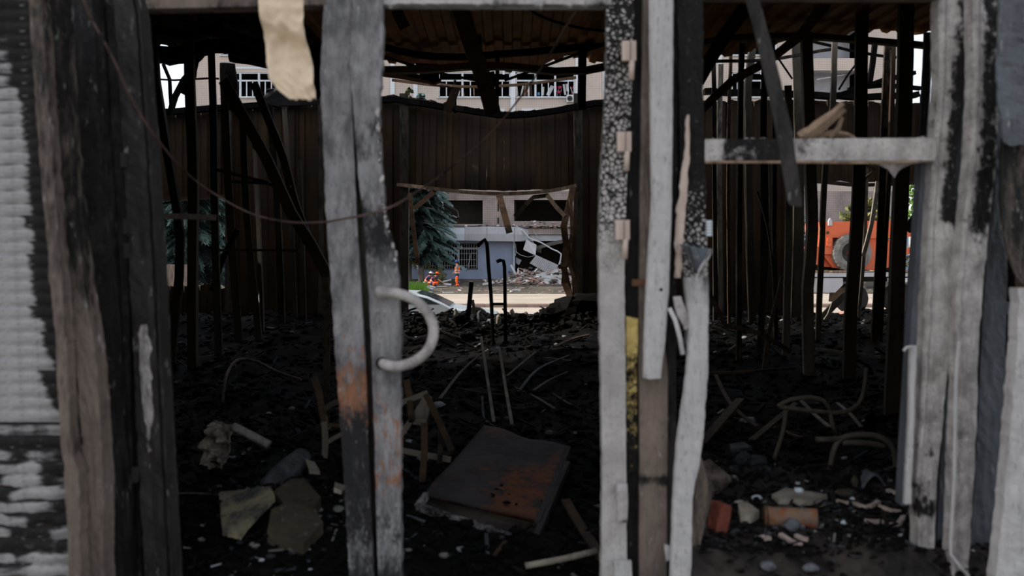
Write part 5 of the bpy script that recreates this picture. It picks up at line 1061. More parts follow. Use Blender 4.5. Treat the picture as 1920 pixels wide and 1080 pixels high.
# people ---------------------------------------------------------
def skin(name, pts, edges, mt, par, root=0, lv=1):
    """continuous surface grown round a skeleton: pts are (vector, radius)"""
    bs0 = WP[par.name]; me = bpy.data.meshes.new(name)
    me.from_pydata([tuple(Vector(p) ) for p, r in pts], edges, []); me.materials.append(mt)
    o = bpy.data.objects.new(name, me); COL.objects.link(o); o.parent = par
    md = o.modifiers.new('s', 'SKIN'); md.use_smooth_shade = True
    for i, (p, r) in enumerate(pts):
        sv = me.skin_vertices[0].data[i]; rr = r if isinstance(r, tuple) else (r, r); sv.radius = rr; sv.use_root = (i == root)
    ms = o.modifiers.new('d', 'SUBSURF'); ms.levels = lv; ms.render_levels = lv; WP[o.name] = bs0; return o
def flip(v, s): return Vector((v[0] * s, v[1], v[2]))
def person(base, s, J, label, vest_m, cap_m, shirt_m, cap_name='cap'):
    """J: joints in metres with the person facing +x; s=-1 turns the person round"""
    e = empty('person', base, label=label, cat='person'); f = lambda k: flip(J[k], s)
    mid = lambda a, b_, t: f(a).lerp(f(b_), t)
    pts = [(f('pelvis'), .12), (mid('pelvis', 'chest', .5), .12), (f('chest'), .13), (f('neck'), .055), (f('head') - Vector((0, 0, .05)), .07), (f('head') + Vector((0, 0, .06)), .085)]
    ed = [(0, 1), (1, 2), (2, 3), (3, 4), (4, 5)]
    for sd_ in 'lr':
        o = len(pts); pts += [(f('hip' + sd_), .095), (f('knee' + sd_), .062), (f('ankle' + sd_), .042), (f('toe' + sd_), .04)]; ed += [(0, o), (o, o + 1), (o + 1, o + 2), (o + 2, o + 3)]
        o = len(pts); pts += [(f('sh' + sd_), .055), (f('el' + sd_), .042), (f('wr' + sd_), .03)]; ed += [(2, o), (o, o + 1), (o + 1, o + 2)]
    skin('body', pts, ed, M_skin, e)
    for sd_ in 'lr':      # palm, four fingers of unequal length and a thumb from the side of the palm
        wv, ev = f('wr' + sd_), f('el' + sd_); d = (wv - ev).normalized(); b_ = d.cross(Vector((0, 0, 1))).normalized(); c_ = d.cross(b_); pal = wv + d * .08
        pp = [(wv, .026), (pal, (.04, .02))]; ee = [(0, 1)]
        for i, (of, ln) in enumerate(((-.03, .06), (-.01, .075), (.01, .07), (.03, .055))):
            o = len(pp); pp += [(pal + b_ * of + d * ln * .5, .009), (pal + b_ * of + d * ln + c_ * .02, .008)]; ee += [(1, o), (o, o + 1)]
        o = len(pp); pp += [(wv + d * .03 - b_ * .045, .010), (wv + d * .07 - b_ * .065 + c_ * .01, .009)]; ee += [(0, o), (o, o + 1)]
        skin('hand', pp, ee, M_skin, e, lv=0)
    hd_ = f('head'); m = MB(); m.rock(hd_ + Vector((s * .095, 0, -.0)), (.03, .025, .05), 2, 1, .05)
    for sy in (-1, 1): m.rock(hd_ + Vector((0, sy * .085, .0)), (.03, .015, .06), 3, 1, .05)
    m.V = [v for v in m.V]
    def local(mb, name, mt):
        me = bpy.data.meshes.new(name); me.from_pydata([tuple(v) for v in mb.V], [], mb.F); me.materials.append(mt); o = bpy.data.objects.new(name, me); COL.objects.link(o); o.parent = e; return o
    local(m, 'face_feature', M_skin)
    m = MB()
    for sy in (-1, 1): m.rock(hd_ + Vector((s * .08, sy * .032, .02)), (.014, .02, .014), 1, 1, 0)
    local(m, 'eye', M_dark)
    m = MB(); m.rock(hd_ + Vector((-s * .03, 0, .02)), (.20, .19, .16), 5, 2, .03); local(m, 'hair', M_oldwood)
    m = MB(); V, Fc = ICO[3]; vs = [hd_ + Vector((v.x * .118, v.y * .108, .055 + max(v.z, -.15) * .105)) for v in V]; m.add(vs, Fc)
    m.box(hd_ + Vector((s * .15, 0, .055)), (.12, .14, .015), Matrix.Rotation(s * .15, 3, 'Y')); local(m, cap_name, cap_m)
    # clothing: shirt, vest with bands, trousers with panels, boots
    skin('shirt', [(f('pelvis') + Vector((0, 0, .05)), .14), (f('chest'), .15), (f('shl'), .075), (f('shl').lerp(f('ell'), .75), .06), (f('shr'), .075), (f('shr').lerp(f('elr'), .75), .06)], [(0, 1), (1, 2), (2, 3), (1, 4), (4, 5)], shirt_m, e)
    up = (f('chest') - f('pelvis')).normalized()
    skin('vest', [(f('pelvis') + up * .0, .17), (f('pelvis').lerp(f('chest'), .5), .165), (f('chest'), .175), (f('chest').lerp(f('neck'), .55), .12)], [(0, 1), (1, 2), (2, 3)], vest_m, e)
    for t in (.12, .48):
        c = f('pelvis').lerp(f('chest'), t); M = up.to_track_quat('Z', 'Y').to_matrix(); K = 20; m = MB(); V = []
        for zz in (-.025, .025):
            for i in range(K): V.append(c + M @ Vector((.158 * math.cos(6.2832 * i / K), .162 * math.sin(6.2832 * i / K), zz)))
        m.add(V, [(i, (i + 1) % K, (i + 1) % K + K, i + K) for i in range(K)]); local(m, 'reflective_band', M_refl)
    for sd_ in 'lr':
        skin('trouser_leg', [(f('pelvis').lerp(f('hip' + sd_), .6), .125), (f('hip' + sd_), .12), (f('knee' + sd_), .085), (f('ankle' + sd_) + Vector((0, 0, .05)), .075)], [(0, 1), (1, 2), (2, 3)], M_navy, e)
        skin('trouser_panel', [(f('hip' + sd_).lerp(f('knee' + sd_), .15) + Vector((0, -.03, 0)), .105), (f('knee' + sd_) + Vector((s * .03, -.02, 0)), .088), (f('knee' + sd_).lerp(f('ankle' + sd_), .45) + Vector((0, -.015, 0)), .07)], [(0, 1), (1, 2)], vest_m, e)
        c = f('ankle' + sd_) + Vector((0, 0, .13)); m = MB(); m.tube([c, c + Vector((0, 0, .10))], .088, 14); local(m, 'trouser_hem', vest_m)
        skin('boot', [(f('ankle' + sd_) + Vector((0, 0, .03)), .06), (f('ankle' + sd_) + Vector((0, 0, -.04)), .058), (f('toe' + sd_), .05)], [(0, 1), (1, 2)], M_navy, e)
    return e
ST = dict(pelvis=(0, 0, .95), chest=(.0, 0, 1.32), neck=(.01, 0, 1.49), head=(.04, 0, 1.63), hipl=(0, .10, .9), hipr=(0, -.10, .9), kneel=(.03, .12, .5), kneer=(.0, -.12, .5), anklel=(.0, .13, .09), ankler=(-.03, -.14, .09), toel=(.17, .14, .05), toer=(.14, -.16, .05), shl=(0, .19, 1.42), shr=(0, -.19, 1.42), ell=(-.02, .25, 1.14), elr=(.02, -.26, 1.14), wrl=(.17, .16, 1.03), wrr=(.19, -.14, 1.03))
person(P(857.5, 541.5, 53), -1, ST, 'standing person in orange vest, blue cap and grey shirt, looking toward the crouching pair', M_hivis, M_cap, M_shirt)
CR = dict(pelvis=(-.16, 0, .30), chest=(.02, 0, .64), neck=(.10, 0, .79), head=(.17, 0, .90), hipl=(-.12, .12, .30), hipr=(-.12, -.12, .30), kneel=(.26, .18, .44), kneer=(.28, -.18, .40), anklel=(.02, .17, .10), ankler=(.04, -.17, .10), toel=(.2, .19, .05), toer=(.22, -.19, .05), shl=(.04, .19, .73), shr=(.05, -.19, .73), ell=(.18, .24, .50), elr=(.22, -.24, .50), wrl=(.40, .14, .44), wrr=(.44, -.12, .46))
person(P(802.5, 541, 53), 1, CR, 'crouching person in orange vest with a white helmet', M_hivis, M_capw, M_navy, 'helmet')
CR2 = dict(CR); CR2.update(chest=(.06, 0, .66), neck=(.15, 0, .79), head=(.23, 0, .90), ell=(.38, .22, .50), elr=(.40, -.22, .52), wrl=(.62, .12, .34), wrr=(.66, -.12, .34))
person(P(812.5, 541.5, 52.6), 1, CR2, 'crouching person in orange vest with an orange cap, reaching forward', M_hivis, M_hivis, M_navy)
lean([(832, 532, 52.5), (846, 533.5, 52.5)], .05, M_corr, 'white slip of board in front of the reaching crouching worker', 'pale_board', 'board', rect(.12, .04), -.2)
for l in ([(796, 541, 50), (806, 537.5, 50), (816, 540, 50)], [(790, 547, 49), (800, 541, 49), (812, 543, 49)]):
    MB().tube(resamp(PX(l), .1), .07, 8).build('corrugated_hose', M_fascia, label='grey hose lying in the weeds by the crouching workers', cat='hose', group='hoses by the crouching workers')

# ================================================================ things lying on the burnt floor
def gpts(lst):       # (px, py[, lift]) points on the litter
    return [FL(p[0], p[1], (p[2] if len(p) > 2 else .02)) for p in lst]
def gbar(name, lst, w_, mt, label, cat, h_=None, soot=.08, rust=.0, tube=False, group=None, step=.05):
    q = resamp(gpts(lst), step); m = MB()
    if tube: m.tube(q, w_ / 2, 9, soot=soot, rust=rust)
    else: m.sweep(q, rect(w_, h_ or w_ * .3), ref=(0, 0, 1), soot=soot, rust=rust)
    return m.build(name, mt, None, tube, label=label, cat=cat, group=group)

# rusty tray lying in the middle
tr_ = empty('rusty_cabinet_door', G(900, 940), label='large rusty metal tray door lying tilted on the char in the middle opening', cat='cabinet door')
D4 = lambda px, py, D, up=0: P(px, py, D) + Vector((0, 0, up))
A, B, C, Dd = D4(908, 797, 6.1), D4(1066, 838, 5.7), D4(1008, 976, 4.35), D4(794, 928, 4.55)
m = MB(); V = []; n_ = 22; so = []; ru = []
for s in (0, 1):
    for i in range(n_ + 1):
        for j in range(n_ + 1):
            u, v = i / n_, j / n_; p = A.lerp(B, u).lerp(Dd.lerp(C, u), v)
            p.z += -s * .012 + .016 * N(u * 3, v * 3, 1) + .03 * sm(.25, .12, v) * math.sin(u * 9) * .4
            V.append(p); so.append(-.08 + .16 * N(u * 3, v * 3, 5) + .16 * sm(.35, .1, v)); ru.append(.30 + .25 * N(u * 2 + 3, v * 2) + .2 * sm(.45, .75, u) * sm(.3, .5, v))
o = (n_ + 1) ** 2; Fc = []
for s in (0, 1):
    for i in range(n_):
        for j in range(n_): a = s * o + i * (n_ + 1) + j; Fc.append((a, a + 1, a + n_ + 2, a + n_ + 1))
for i in range(n_):
    for a, b_ in ((i * (n_ + 1), (i + 1) * (n_ + 1)), (i * (n_ + 1) + n_, (i + 1) * (n_ + 1) + n_), (i, i + 1), (n_ * (n_ + 1) + i, n_ * (n_ + 1) + i + 1)): Fc.append((a, b_, b_ + o, a + o))
mesh('sheet', V, Fc, M_rust, tr_, True, {'soot': so, 'rust': ru})
def lip(a, b_, hh, off, nm='rim', mt=M_rust, soot=.0):
    q = [a.lerp(b_, i / 12) + Vector((.006 * N(i, 1), .006 * N(i, 2), .008 * N(i * .6, 3))) + off for i in range(13)]
    MB().sweep(q, rect(.03, hh), ref=(0, 0, 1), soot=soot, rust=.1).build(nm, mt, tr_)
lo = Vector((-.03, -.16, -.10))
lip(D4(782, 950, 4.4), D4(1000, 1020, 4.12), .035, Vector((0, 0, 0)), 'front_rim', M_grey, .25)
lip(D4(1002, 1019, 4.12), D4(1064, 872, 5.35), .05, Vector((0, 0, 0)), 'side_rim', M_rust, .1)
lip(D4(800, 928, 4.5), D4(782, 952, 4.4), .03, Vector(), 'corner_rim', M_grey, .2)
lip(C, B, .05, Vector((0, 0, -.02)), 'side_rim', M_rust)
V = [Dd + Vector((0, 0, -.015)), C + Vector((0, 0, -.015)), D4(1000, 1022, 4.12, -.01), D4(780, 954, 4.4, -.01)]
mesh('inner_sheet', V + [v + Vector((0, 0, -.01)) for v in V], [(0, 1, 2, 3), (4, 5, 6, 7), (0, 1, 5, 4), (1, 2, 6, 5), (2, 3, 7, 6), (3, 0, 4, 7)], M_studd, tr_, False, {'soot': .15})
for px, py, r in ((950, 942, .028), (940, 910, .014), (987, 952, .014), (968, 945, .01), (925, 930, .012)):
    p = D4(px, py, 4.55); t = (p - D4(950, 940, 4.55))
    MB().rock(p.lerp(C, 0) + Vector((0, .0, .0)), (r * 1.6, r * 1.6, .012), px, 1, soot=.9).build('char_blister', M_black, tr_)

# broken chair left of the tray
ch = empty('broken_chair', G(800, 900), label='scorched chair frame toppled beside the rusty tray', cat='chair')
def cp(px, py, D=5.0): return P(px, py, D)
for a, b_, w_, mt, s_ in (((798, 738), (848, 846), .035, M_oldwood, .0), ((796, 792), (792, 905), .038, M_rustbar, .1), ((762, 712), (772, 790), .035, M_rustbar, .15), ((826, 790), (824, 870), .03, M_oldwood, .2)):
    MB().sweep([cp(*a), (cp(*a) + cp(*b_)) / 2 + Vector((.005, 0, 0)), cp(*b_, 4.9)], rect(w_, w_ * .6), soot=s_).build('leg', mt, ch)
for a, b_, w_ in (((740, 760), (802, 736), .03), ((742, 830), (800, 745), .032), ((772, 788), (798, 792), .04), ((740, 842), (845, 862), .03)):
    MB().sweep([cp(*a), cp(*b_)], rect(w_, .02), soot=.12, rust=.1).build('rail', M_stud, ch)
MB().add([cp(796, 733), cp(810, 745), cp(800, 795), cp(772, 792), cp(796, 733, 5.02), cp(810, 745, 5.02), cp(800, 795, 5.02), cp(772, 792, 5.02)], [(0, 1, 2, 3), (7, 6, 5, 4), (0, 1, 5, 4), (1, 2, 6, 5), (2, 3, 7, 6), (3, 0, 4, 7)], soot=.2).build('gusset', M_stud, ch)
c2 = empty('broken_chair', G(610, 890), label='rusty chair leg frame standing half hidden behind the door stile with the handle', cat='chair')
for l, w_, mt in (([(589, 707), (598, 735), (608, 790)], .035, M_rustbar), ([(608, 780), (610, 840), (604, 910)], .034, M_stud), ([(600, 795), (625, 797), (648, 800)], .02, M_rustbar), ([(604, 770), (618, 760), (636, 752)], .03, M_studd), ([(606, 835), (625, 822), (645, 812)], .024, M_stud)):
    q = resamp([cp(*p) for p in l], .06); MB().sweep(q, rect(w_, w_ * .6), soot=.12, rust=.1).build('leg' if w_ > .033 else 'rail', mt, c2)

# crumpled pale sheet with tube, roll, boards and slabs in the left opening
V = []; rr_ = [(790, 398, 442), (806, 386, 440), (830, 376, 434), (850, 376, 432), (868, 382, 422), (885, 392, 408), (905, 388, 404), (935, 380, 392)]
py = np.arange(790, 936, 4.); a_ = np.interp(py, [r[0] for r in rr_], [r[1] for r in rr_]); b2 = np.interp(py, [r[0] for r in rr_], [r[2] for r in rr_])
for i, y in enumerate(py):
    for j in range(11):
        u = j / 10; p = P(a_[i] + (b2[i] - a_[i]) * u + 3 * N(y * .15, u * 2), y + 6 * math.sin(u * 3), 4.9); p.y += .09 * N(u * 3.5, y * .07) + .03 * N(u * 9, y * .2) + .03 * math.sin(u * 4); p.x += .012 * N(u * 5, y * .12, 4); V.append(p)
o_ = mesh('crumpled_sheet', V, [(i * 11 + j, (i + 1) * 11 + j, (i + 1) * 11 + j + 1, i * 11 + j + 1) for i in range(len(py) - 1) for j in range(10)], M_stone, None, False, {'soot': [.0 + .12 * (i // 11 > 22) for i in range(len(V))]}, label='crumpled pale sheet with ragged edge standing on the char', cat='sheet')
o_.modifiers.new('t', 'SOLIDIFY').thickness = .004
MB().tube(resamp([P(438, 800, 4.88), P(470, 816, 4.84), P(504, 834, 4.80)], .03), .024, 12, soot=.03, rust=.1).build('pipe_stub', M_grey, None, True, label='short grey pipe sticking out of the crumpled pale sheet', cat='pipe')
gbar('rod', [(318, 936, .03), (360, 940, .04), (420, 944, .04)], .018, M_bronze, 'thin brown rod lying before the crumpled pale sheet', 'rod')
m = MB(); n_ = 12; V = []
c0, c1 = P(500, 925, 4.35) + Vector((0, 0, .02)), P(566, 858, 4.75)
q = [c0.lerp(c1, i / 12) for i in range(13)]
K = 20; m.sweep(q, [(.062 * math.cos(6.283 * i / K) * (1 + .12 * N(i * .9)), .062 * math.sin(6.283 * i / K) * (1 + .12 * N(i * .9, 3))) for i in range(K)], scale=[.85 + .2 * math.sin(i / 12 * 3) + .1 * N(i * .7) for i in range(13)], soot=.14)
m.build('charred_roll', M_gstone, None, True, label='burnt grey roll flecked with ash behind the pale board', cat='roll')
def chunk(name, px, py, size, mt, label, cat='stone', seed=0, up=.0, soot=.05, rough=.3, D=None, group=None):
    p = G(px, py) if D is None else P(px, py, D); p = p + Vector((0, 0, size[2] * .25 + up))
    return MB().rock(p, size, seed, 2, rough, soot=soot).build(name, mt, label=label, cat=cat, group=group)
def gslab(name, quad, th, mt, label, cat='slab', soot=.05, lift=.05, D=3.75):
    q = [(FL(a, b_, .07) if b_ > 870 else P(a, b_, d)) for a, b_, d in quad]; k = len(q); ctr = sum(q, Vector()) / k
    V = []; rim = []
    for i in range(k):
        for t in (0, .33, .66):
            p = q[i].lerp(q[(i + 1) % k], t); rim.append(p + (p - ctr) * .05 * N(i * 3 + t * 7, th * 90))
    n_ = len(rim); V = rim + [p + Vector((0, .0, -th)) for p in rim] + [ctr, ctr - Vector((0, 0, th))]
    Fc = [(i, (i + 1) % n_, (i + 1) % n_ + n_, i + n_) for i in range(n_)] + [(i, (i + 1) % n_, 2 * n_) for i in range(n_)] + [(i + n_, (i + 1) % n_ + n_, 2 * n_ + 1) for i in range(n_)]
    return mesh(name, V, Fc, mt, None, False, {'soot': soot}, label=label, cat=cat)
M_ochre = mat('ochre_board', (160, 148, 116), (132, 124, 102), soot=(50, 54, 60), scale=6, bump=.4)
M_olive = mat('olive_brown_stone', (70, 62, 48), (50, 45, 37), scale=6, bump=.6, speck=((96, 90, 78), 30, .62))
gslab('pale_board', [(411, 950, 3.95), (508, 940, 4.05), (516, 962, 3.95), (470, 1010, 3.72), (452, 1036, 3.6), (418, 1026, 3.62)], .02, M_ochre, 'torn ochre board with a dark smear lying in the left opening', 'board', .20)
gslab('brown_slab', [(512, 950, 3.95), (545, 925, 4.08), (570, 925, 4.1), (602, 962, 3.92), (590, 978, 3.85), (530, 972, 3.86)], .05, M_olive, 'dark brown broken slab behind the larger olive one', 'slab', .05)
gslab('olive_slab', [(508, 985, 3.82), (545, 970, 3.88), (590, 985, 3.8), (606, 1010, 3.7), (570, 1050, 3.55), (500, 1030, 3.62)], .05, M_olive, 'large olive broken slab at the foot of the left opening', 'slab', .0)
gslab('pale_chip', [(572, 884, 4.4), (590, 890, 4.4), (600, 908, 4.3), (580, 906, 4.3)], .02, M_stone, 'pale torn chip between the ash flecked roll and the chair leg', 'chip')
gslab('pale_chip', [(628, 930, 4.2), (645, 938, 4.2), (640, 948, 4.1), (626, 944, 4.1)], .02, M_stone, 'small pale chip beside the foot of the door stile', 'chip')
gbar('bent_tube', [(417, 760, .02), (424, 735, .15), (445, 712, .2), (480, 705, .15), (520, 712, .08), (565, 720, .04)], .03, M_bronze, 'thin brown tube arched over the char in the left opening', 'tube', tube=True, soot=.15)
for i, (l, w_, mt, lab, cat) in enumerate((
    ([(902, 690, .32), (915, 750, .16), (926, 800, .04)], .028, M_stud, 'grey bar leaning over the far side of the rusty tray', 'bar'),
    ([(936, 705, .3), (948, 755, .14), (960, 803, .03)], .028, M_stud, 'second leaning bar beside the grey one at the tray', 'bar'),
    ([(904, 765, .1), (908, 790, .03), (925, 803, .02), (938, 806, .02)], .022, M_gstone, 'hooked grey tube at the far corner of the rusty tray', 'tube'),
    ([(972, 742, .04), (1010, 706, .08), (1068, 684, .1)], .03, M_gstone, 'pale curved strip lying in the middle of the dark floor', 'strip'),
    ([(1020, 681, .06), (1045, 683, .06), (1070, 687, .06)], .012, M_stone, 'thin pale strip crossing the end of the curved one', 'strip'),
    ([(825, 758, .05), (865, 715, .1), (903, 688, .14)], .03, M_studd, 'dark lath rising toward the grey leaning bars', 'lath'),
    ([(950, 715, .05), (975, 695, .06), (1005, 672, .07)], .03, M_studd, 'dark lath behind the curved strip', 'lath'),
    ([(1040, 668, .1), (1075, 655, .12), (1105, 648, .12)], .05, M_rustbar, 'ochre scorched batten near the crackled door edge', 'batten'),
    ([(1000, 742, .05), (1030, 722, .05), (1065, 706, .05)], .03, M_studd, 'dark lath beyond the rusty tray corner', 'lath'),
    ([(965, 738, .06), (1000, 752, .05), (1040, 775, .04)], .03, M_studd, 'dark lath pointing at the tray corner', 'lath'),
    ([(1036, 745, .04), (1055, 758, .04), (1072, 768, .04)], .03, M_oldwood, 'short ochre stick beyond the tray', 'stick'),
    ([(855, 735, .04), (910, 745, .04), (950, 748, .04)], .025, M_oldwood, 'level brown lath between chair and leaning bars', 'lath'),
    ([(1060, 955, .05), (1090, 1000, .03), (1130, 1060, .03)], .05, M_rustbar, 'rusty strip lying beside the crackled door edge', 'strip'),
    ([(985, 1078, .04), (1050, 1066, .04), (1118, 1054, .05)], .03, M_stone, 'pale scorched pipe at the bottom of the middle opening', 'pipe'),
    ([(948, 1018, .01), (938, 1032, .01), (926, 1046, .01)], .02, M_rustbar, 'small ochre splinter under the tray rim', 'splinter'),
    ([(762, 975, .02), (780, 980, .02), (797, 986, .02)], .015, M_gstone, 'small grey nail rod before the tray', 'rod'),
    ([(1316, 840, .03), (1350, 812, .08), (1388, 778, .14)], .07, M_rustbar, 'wide ochre angle bar beside the twisted strip', 'angle bar'),
    ([(1342, 722, .1), (1362, 765, .1), (1386, 792, .08), (1420, 812, .05)], .035, M_rustbar, 'thin rusty bar crossing behind the wide ochre one', 'bar'),
    ([(1410, 833, .03), (1450, 806, .06), (1492, 778, .1)], .05, M_rustbar, 'ochre angle bar leading to the arched tube frames', 'angle bar'),
    ([(1330, 755, .02), (1400, 760, .02), (1460, 762, .02)], .015, M_studd, 'dark rod level on the floor of the window bay', 'rod'),
    ([(1470, 815, .03), (1485, 822, .03), (1502, 828, .03)], .04, M_rustbar, 'short rusty offcut below the arched tube frames', 'offcut'),
    ([(1500, 775, .12), (1530, 802, .1), (1555, 820, .08)], .035, M_stud, 'grey flat bar sloping under the arched tube', 'bar'),
    ([(1570, 782, .12), (1595, 800, .1), (1615, 815, .06)], .03, M_stud, 'short flat bar between the two arched tubes', 'bar'),
    ([(1362, 668, .05), (1400, 650, .1), (1440, 640, .15)], .03, M_rustbar, 'thin rusty lath behind the right studs', 'lath'),
    ([(1320, 650, .3), (1360, 648, .25), (1390, 640, .2)], .03, M_rustbar, 'rusty bar above the kinked strip end', 'bar'))):
    gbar('scorched_' + cat.replace(' ', '_'), l, w_, mt, lab, cat, tube=cat in ('tube', 'pipe', 'rod'))
# arched tube chair frames in the right bay
ca = empty('tube_chair', G(1540, 860), label='burnt tube chair frame lying farther back in the window bay', cat='chair')
for l in ([(1458, 762), (1480, 750), (1520, 745), (1545, 752), (1556, 768)], [(1462, 763), (1520, 770), (1570, 774), (1602, 764), (1618, 740), (1625, 690)], [(1474, 770), (1468, 810), (1452, 860)], [(1556, 768), (1562, 800), (1570, 815)]):
    q = resamp([P(a, b_, 5.4) for a, b_ in l], .03); MB().tube(q, .014, 9, soot=.12).build('tube_frame', M_stud, ca, True)
cb_ = empty('tube_chair', G(1620, 900), label='burnt tube chair frame nearer the threshold of the window bay', cat='chair')
for l in ([(1554, 900), (1562, 850), (1578, 822), (1620, 815), (1655, 822), (1676, 845), (1680, 890)], [(1530, 824), (1560, 824), (1580, 822)], [(1580, 830), (1630, 832), (1660, 838)]):
    q = resamp([P(a, b_, 4.8) for a, b_ in l], .03); MB().tube(q, .016, 9, soot=.1, rust=.05).build('tube_frame', M_stud, cb_, True)
gslab('torn_foil', [(1622, 780, 5), (1640, 770, 5), (1646, 795, 5), (1640, 812, 5), (1620, 808, 5)], .01, M_stone, 'torn pale foil caught behind the tube frames', 'foil', .15)
chunk('ash_lump', 1395, 866, (.10, .08, .08), M_gstone, 'larger ash grey lump on the floor of the window bay', 'lump', 1)
chunk('ash_lump', 1421, 871, (.11, .08, .08), M_gstone, 'mottled ash lump touching the larger grey one', 'lump', 2)
gslab('grey_tile', [(1368, 832, 5.3), (1395, 828, 5.3), (1410, 838, 5.2), (1370, 843, 5.1)], .02, M_gstone, 'flat grey shard above the ash lumps', 'shard', .1)

# threshold plinth of the window bay with its own litter
pz = MB(); V = []; nx3, ny3 = 60, 24
def PZ(x, y): return .46 + .03 * fbm(x, y, 3) - .10 * sm(2.98, 2.90, y) - .14 * sm(2.86, 2.80, y) + .05 * sm(3.7, 3.9, y) * sm(4.12, 4.0, y)
for j in range(ny3 + 1):
    for i in range(nx3 + 1):
        x = .60 + 1.32 * i / nx3; y = 2.68 + 1.5 * j / ny3; V.append((x, y, PZ(x, y)))
n0 = len(V); Fc = [(j * (nx3 + 1) + i, j * (nx3 + 1) + i + 1, (j + 1) * (nx3 + 1) + i + 1, (j + 1) * (nx3 + 1) + i) for j in range(ny3) for i in range(nx3)]
V += [(x_, y_, 0) for x_, y_, z_ in V[:n0]]
Fc += [(i, i + 1, n0 + i + 1, n0 + i) for i in range(nx3)] + [(ny3 * (nx3 + 1) + i, ny3 * (nx3 + 1) + i + 1, n0 + ny3 * (nx3 + 1) + i + 1, n0 + ny3 * (nx3 + 1) + i) for i in range(nx3)]
Fc += [(j * (nx3 + 1), (j + 1) * (nx3 + 1), n0 + (j + 1) * (nx3 + 1), n0 + j * (nx3 + 1)) for j in range(ny3)] + [(j * (nx3 + 1) + nx3, (j + 1) * (nx3 + 1) + nx3, n0 + (j + 1) * (nx3 + 1) + nx3, n0 + j * (nx3 + 1) + nx3) for j in range(ny3)]
M_sill = mat('sooty_threshold', (54, 47, 42), (30, 27, 25), scale=5, bump=.8, bscale=30)
mesh('trim_threshold', V, Fc, M_sill, None, True, {'soot': .2}, kind='structure')
def GP(px, py):
    d = 2.5
    while d < 4.2:
        p = P(px, py, d)
        if p.z <= PZ(p.x, p.y): return p
        d += .01
    return P(px, py, 4.1)
def pslab(name, quad, th, mt, label, cat, soot=.0):
    q = [GP(a, b_) for a, b_ in quad]; q = [p + Vector((0, 0, th + .005)) for p in q]
    k = len(q); ctr = sum(q, Vector()) / k; rim = []
    for i in range(k):
        for t in (0, .5): p = q[i].lerp(q[(i + 1) % k], t); rim.append(p + (p - ctr) * .08 * N(i * 3 + t * 7, th * 90))
    n_ = len(rim); V = rim + [p - Vector((0, 0, th)) for p in rim] + [ctr + Vector((0, 0, th * .15)), ctr - Vector((0, 0, th))]
    Fc = [(i, (i + 1) % n_, (i + 1) % n_ + n_, i + n_) for i in range(n_)] + [(i, (i + 1) % n_, 2 * n_) for i in range(n_)] + [(i + n_, (i + 1) % n_ + n_, 2 * n_ + 1) for i in range(n_)]
    return mesh(name, V, Fc, mt, None, False, {'soot': soot}, label=label, cat=cat)
# red brick standing askew
c = GP(1350, 1000) + Vector((0, .02, .05)); Mx = Matrix.Rotation(.45, 3, 'Z') @ Matrix.Rotation(.25, 3, 'Y')
b = bmesh.new(); bmesh.ops.create_cube(b, size=1)
for v in b.verts: v.co = Vector((v.co.x * .055, v.co.y * .07, v.co.z * .12))
bmesh.ops.bevel(b, geom=b.edges[:], offset=.006, segments=1, affect='EDGES')
bmesh.ops.subdivide_edges(b, edges=b.edges[:], cuts=2, use_grid_fill=True)
V = [c + Mx @ (v.co + Vector((N(v.co.x * 60, v.co.y * 60, v.co.z * 40), N(v.co.y * 50, v.co.z * 40), 0)) * .006) for v in b.verts]
mesh('red_brick', V, [tuple(v.index for v in f.verts) for f in b.faces], M_brick, None, False, {'soot': .02}, label='broken red brick on the threshold of the window bay', cat='brick'); b.free()
pslab('pale_stone', [(1384, 962), (1400, 956), (1424, 974), (1408, 984), (1388, 982)], .03, M_stone, 'smooth pale stone between red brick and rusty can', 'stone')
cc = empty('rusty_can', GP(1482, 985), label='rusty flattened can lying on the threshold', cat='can')
a_, b_ = GP(1434, 985) + Vector((0, 0, .035)), GP(1532, 990) + Vector((0, 0, .035)); q = [a_.lerp(b_, i / 14) for i in range(15)]; K = 22
MB().sweep(q, [(.038 * math.cos(6.283 * i / K), .032 * math.sin(6.283 * i / K)) for i in range(K)], scale=[1 + .05 * N(i * 1.1, 7) + (.05 if i in (0, 14, 7) else 0) for i in range(15)], soot=.05, rust=.35).build('body', mat('rusty_can_skin', (126, 96, 70), (96, 88, 84), rustc=(164, 88, 36), scale=9, bump=.4), cc, True)
MB().tube([a_, a_ + Vector((.006, 0, 0))], .041, 20, rust=.4).build('rim', M_rustbar, cc)
for i, (px, py, sz, mt, lab) in enumerate(((1498, 950, (.035, .03, .022), M_white, 'bright white chip lying on top of the rusty can'), (1419, 936, (.04, .03, .02), M_white, 'white chip behind the pale stone'), (1386, 945, (.04, .03, .02), M_stone, 'cream chip behind the red brick'),
        (1583, 983, (.022, .02, .018), M_white, 'white pebble right of the rusty can'), (1598, 938, (.02, .02, .016), M_white, 'tiny white pebble behind the splinters'), (1485, 992, (.06, .05, .05), M_gstone, 'blue grey lump under the rusty can'), (1585, 928, (.085, .05, .03), M_olive, 'flat olive stone behind the can'),
        (1602, 910, (.03, .03, .05), M_olive, 'small brown stone bit behind the olive stone'), (1440, 1066, (.05, .04, .03), M_gstone, 'blue grey pebble at the very front of the threshold'), (1520, 1070, (.05, .04, .03), M_gstone, 'second blue grey pebble at the front of the threshold'))):
    p = GP(px, py); p.z += sz[2] * .3 + (.06 if 'on top' in lab else 0)
    MB().rock(p, sz, i + 3, 2, .3, soot=-.2).build('chip', mt, label=lab, cat='chip' if 'chip' in lab else 'stone')
pslab('grey_plaster', [(1448, 938), (1472, 925), (1505, 930), (1550, 938), (1520, 950), (1460, 948)], .02, M_stone, 'broad grey plaster flake behind the rusty can', 'plaster', .05)
V = []
